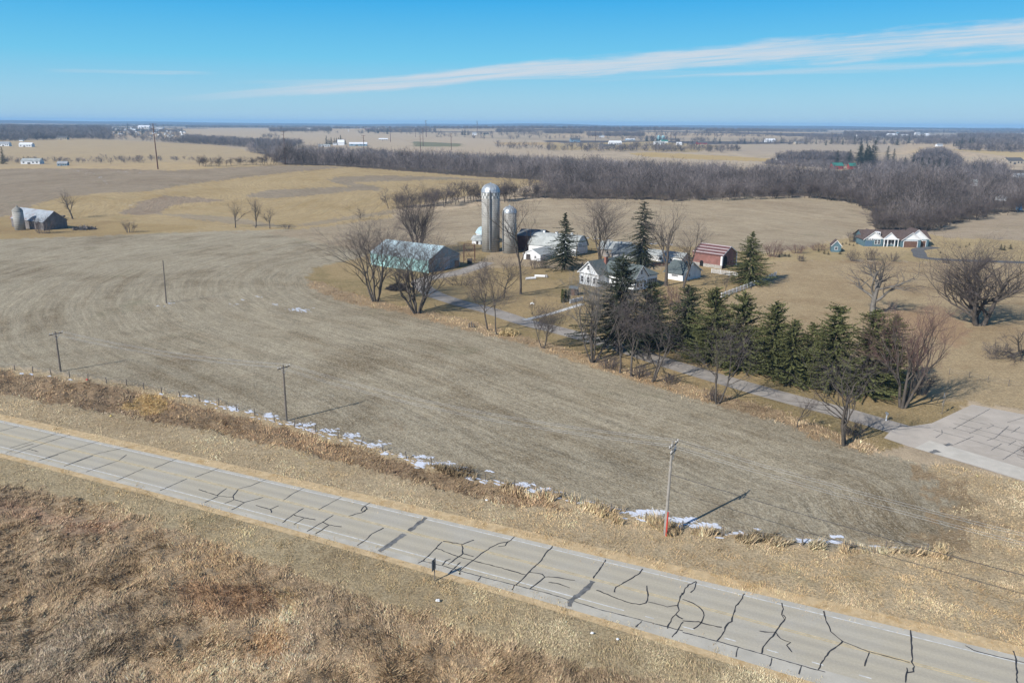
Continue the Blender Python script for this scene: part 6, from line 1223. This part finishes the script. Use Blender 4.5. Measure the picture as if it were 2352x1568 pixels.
for a in [('white machine shed with a white roof on the far left slope', 57, 337.5, 27, 9, M_fw, M_fw, 'shed', 'shed'), ('pale shed with a grey roof near the left edge, beyond the hill field', 68, 377, 40, 12, M_fw, M_greyroof, 'shed', 'shed'), ('small blue shed alone on the hill crest', 142, 381.5, 21, 10, M_fb, M_fg, 'shed', 'shed'), ('tan two-storey house at the edge of the village wood', 141, 321, 22, 8, M_ft, M_fd, 'house', 'house'), ('white house at the left edge below the village wood', 8, 336, 22, 10, M_fw, M_fg, 'house', 'house'),
          ('large white hall standing above the village roofs', 329, 295.5, 24, 7, M_fw, M_fw, 'hall', 'building'), ('long white shed at the right of the village', 365, 296, 16, 4, M_fw, M_fg, 'shed', 'shed'),
          ('long white shed with a blue-grey front beside the valley wood', 822, 335.5, 40, 8, M_fb, M_fw, 'shed', 'shed'), ('white farmhouse with a steep gable in front of the dark windbreak', 783, 334, 15, 12, M_fw, M_fw, 'house', 'house'), ('low white building left of the steep-gabled farmhouse', 744, 337, 26, 5, M_fw, M_greyroof, 'shed', 'shed'), ('small white shed between the low building and the farmhouse', 769, 334, 9, 5, M_fw, M_fg, 'shed', 'shed'),
          ('pale pumping station beside the field track', 880, 323, 20, 5, M_ft, M_fw, 'shed', 'building'), ('white farmhouse in the far farmstead under the crossarm pole', 1090, 311, 9, 7, M_fw, M_fg, 'house', 'house'), ('tan house right of the far farmstead', 1117, 312, 12, 6, M_ft, M_fd, 'house', 'house'), ('red barn on the far ridge with dark conifers', 844, 297.5, 14, 3.5, M_fr, M_fg, 'barn', 'barn'), ('white shed on the far ridge', 874, 297.5, 10, 3.5, M_fw, M_fg, 'shed', 'shed'), ('small white farm at the far left of the ridge', 710, 300.5, 12, 6, M_fw, M_fw, 'barn', 'barn'),
          ('big dark grey house among the grassy lots', 1322, 326.5, 22, 9, M_fb, M_fd, 'house', 'house'), ('white house on the far slope behind the dark grey house', 1383, 316, 10, 5, M_fw, M_fg, 'house', 'house'), ('large new house with a dark roof and a stone front above the wood', 1396, 343, 36, 11, M_ft, M_fd, 'house', 'house'), ('white farmhouse with a tall gable behind the stone-fronted house', 1415, 333, 28, 9, M_fw, M_fw, 'house', 'house'), ('long grey shed beside the far gravel track', 1449, 323, 20, 4, M_fb, M_fw, 'shed', 'shed'), ('white ranch house below the grain bins', 1516, 333, 24, 8, M_fw, M_greyroof, 'house', 'house'), ('green-roofed shed behind the white ranch house', 1527, 328, 16, 6, M_fw, M_fgr, 'shed', 'shed'), ('small white garage right of the ranch house', 1561, 334, 12, 7, M_fw, M_fw, 'garage', 'garage'), ('red barn far off behind the row of conifers', 1614, 331.5, 22, 6, M_fr, M_fd, 'barn', 'barn'),
          ('white house with an arched porch on the far ridge', 1772, 327, 22, 8, M_fw, M_fw, 'house', 'house'), ('low pale house among trees on the far ridge', 1840, 331, 24, 5, M_ft, M_fg, 'house', 'house'), ('white barn-like house alone at the wood edge', 1794, 369, 17, 9, M_fw, M_fg, 'house', 'house'),
          ('red building with a green roof in the wood, longer part', 1926, 389, 26, 14, M_fr, M_fgr, 'house', 'house'), ('red building with a green roof in the wood, shorter right part', 1959, 388.5, 17, 13, M_fr, M_fgr, 'house', 'house'), ('bright white house half hidden in the wood near the picture edge', 2238, 428, 17, 15, M_fw, M_greyroof, 'house', 'house'), ('pale house deep in the wood at the right', 2305, 461, 16, 11, M_fw, M_fg, 'house', 'house'), ('dark-roofed house on the hillside at the right edge', 2335, 378, 40, 15, M_ft, M_fd, 'house', 'house'), ('grey house below the dark-roofed one at the right edge', 2345, 408, 24, 9, M_fw, M_fg, 'house', 'house'), ('white house at the end of the pale far road', 2160, 337, 14, 6, M_fw, M_fg, 'house', 'house'), ('long white factory hall on the right skyline', 2053, 314, 22, 7, M_fw, M_fw, 'hall', 'factory'), ('second white factory hall right of the long one', 2080, 315, 16, 6, M_fw, M_fw, 'hall', 'factory'), ('white elevator building of the far plant', 2109, 313, 12, 9, M_fw, M_fg, 'hall', 'factory'), ('long low white hall at the right end of the far plant', 2183, 317, 22, 4.5, M_fw, M_fw, 'hall', 'factory'), ('low pale hall left of the far plant', 2020, 316, 22, 3.5, M_fw, M_fg, 'hall', 'factory'), ('white house in the far trees left of the plant', 2134, 313, 16, 6, M_fw, M_fw, 'house', 'house')]:
    t, f, h = far_house(*a)
    if a[3] > 18:
        b = f.mb(); L = f.L; b.box(L*.35, L*.5, -.12, -.02, 0, h*.32); b.build('door', M_fd, t)
        for q in (.15, .65, .85): b = f.mb(); b.box(L*q-L*.04, L*q+L*.04, -.12, -.02, h*.2, h*.42); b.build('window', M_glass, t)
gv = random.Random(21)
for i in range(64):
    u = gv.random()**.7; x = 255+u*168; y = 297+gv.random()*18+(u-.5)*8; w = gv.uniform(3.2, 6.2)
    far_house('little pale house packed among the others in the village left of the nearest transmission pole' if i < 30 else 'little pale house on the lower slope of the village at the left', x, y, w, w*gv.uniform(.7, 1.), M_fw if gv.random() < .6 else M_ft, M_fg if gv.random() < .45 else M_fd, group='houses of the village', skew=gv.uniform(-.5, .5), ridge=gv.choice('xy'))
for x, y, w in ((26, 313, 9), (90, 311, 9), (232, 303, 7), (245, 306, 6), (170, 297, 6), (48, 325, 8)): far_house('lone pale house among the trees at the left edge of the village', x, y, w, w*.8, M_fw, M_fd, group='houses of the village')
# grain bins
for x, lab in ((1512.5, 'blue-green grain bin, left of the pair'), (1522.5, 'blue-green grain bin, right of the pair')):
    b0 = P(x, 323); r = pxm(b0, 9)/2; h = pxm(b0, 12); t = empty('grain_bin', b0, lab+' behind the white ranch house', 'grain bin', 'far grain bins'); b = MB(); b.lathe([(r, -1), (r, h*.75)], 16); b.build('wall', mat('bin_green', (.20, .36, .38), .5, .1, .3, .4), t, True); b = MB(); b.lathe([(r*1.04, h*.75), (r*.2, h)], 16); b.build('roof', mat('bin_roof', (.30, .43, .45), .5, .1, .3, .4), t)
for x, yb, yt, w, lab in ((740.5+60.5, 312-9, 299, 2, 'pale farm silo on the far ridge'), (2060, 312, 304, 6, 'dark water tower above the far plant'), (1248+719, 318, 310, 3, 'pale water tower on the far right ridge')):
    b0 = P(x, yb); h = max(8, htop(b0, x, yt)); r = pxm(b0, w)/2; t = empty('tower', b0, lab, 'tower'); b = MB(); b.lathe([(r*.5, -1), (r*.45, h*.7), (r, h*.78), (r, h*.92), (r*.3, h)], 12); b.build('shaft', M_fb if 'dark' in lab else M_fw, t)
# pale gravel road climbing the far slope at the right
strip_path('gravel_road', [(2098, 352), (2110, 343), (2122, 338)], 10, .4, M_gravel)
strip_path('gravel_road', [(2150, 341), (2220, 343), (2290, 347), (2352, 350)], 7, .4, mat('pale_gravel', al(225, 215, 205), .9, .1, .1))
strip_path('field_track', [(930, 324), (975, 318), (1020, 312)], 6, .4, M_gravel)

# ------------------------------------------------------------------ the air over the valley
def make_haze():
    b = MB(); b.box(-15800, 15800, -400, 15800, -40, 92); m = bpy.data.materials.new('haze'); m.use_nodes = True; t = m.node_tree; t.nodes.clear(); k = NT(t)
    v = k.n('ShaderNodeVolumePrincipled'); v.inputs['Density'].default_value = HAZE_DENSITY; v.inputs['Color'].default_value = (.36, .66, 1., 1); v.inputs['Anisotropy'].default_value = .0
    o = k.n('ShaderNodeOutputMaterial'); k.l(v.outputs[0], o.inputs['Volume']); tag(b.build('haze', m), kind='stuff')
HAZE_DENSITY = 9.5e-5
make_haze()
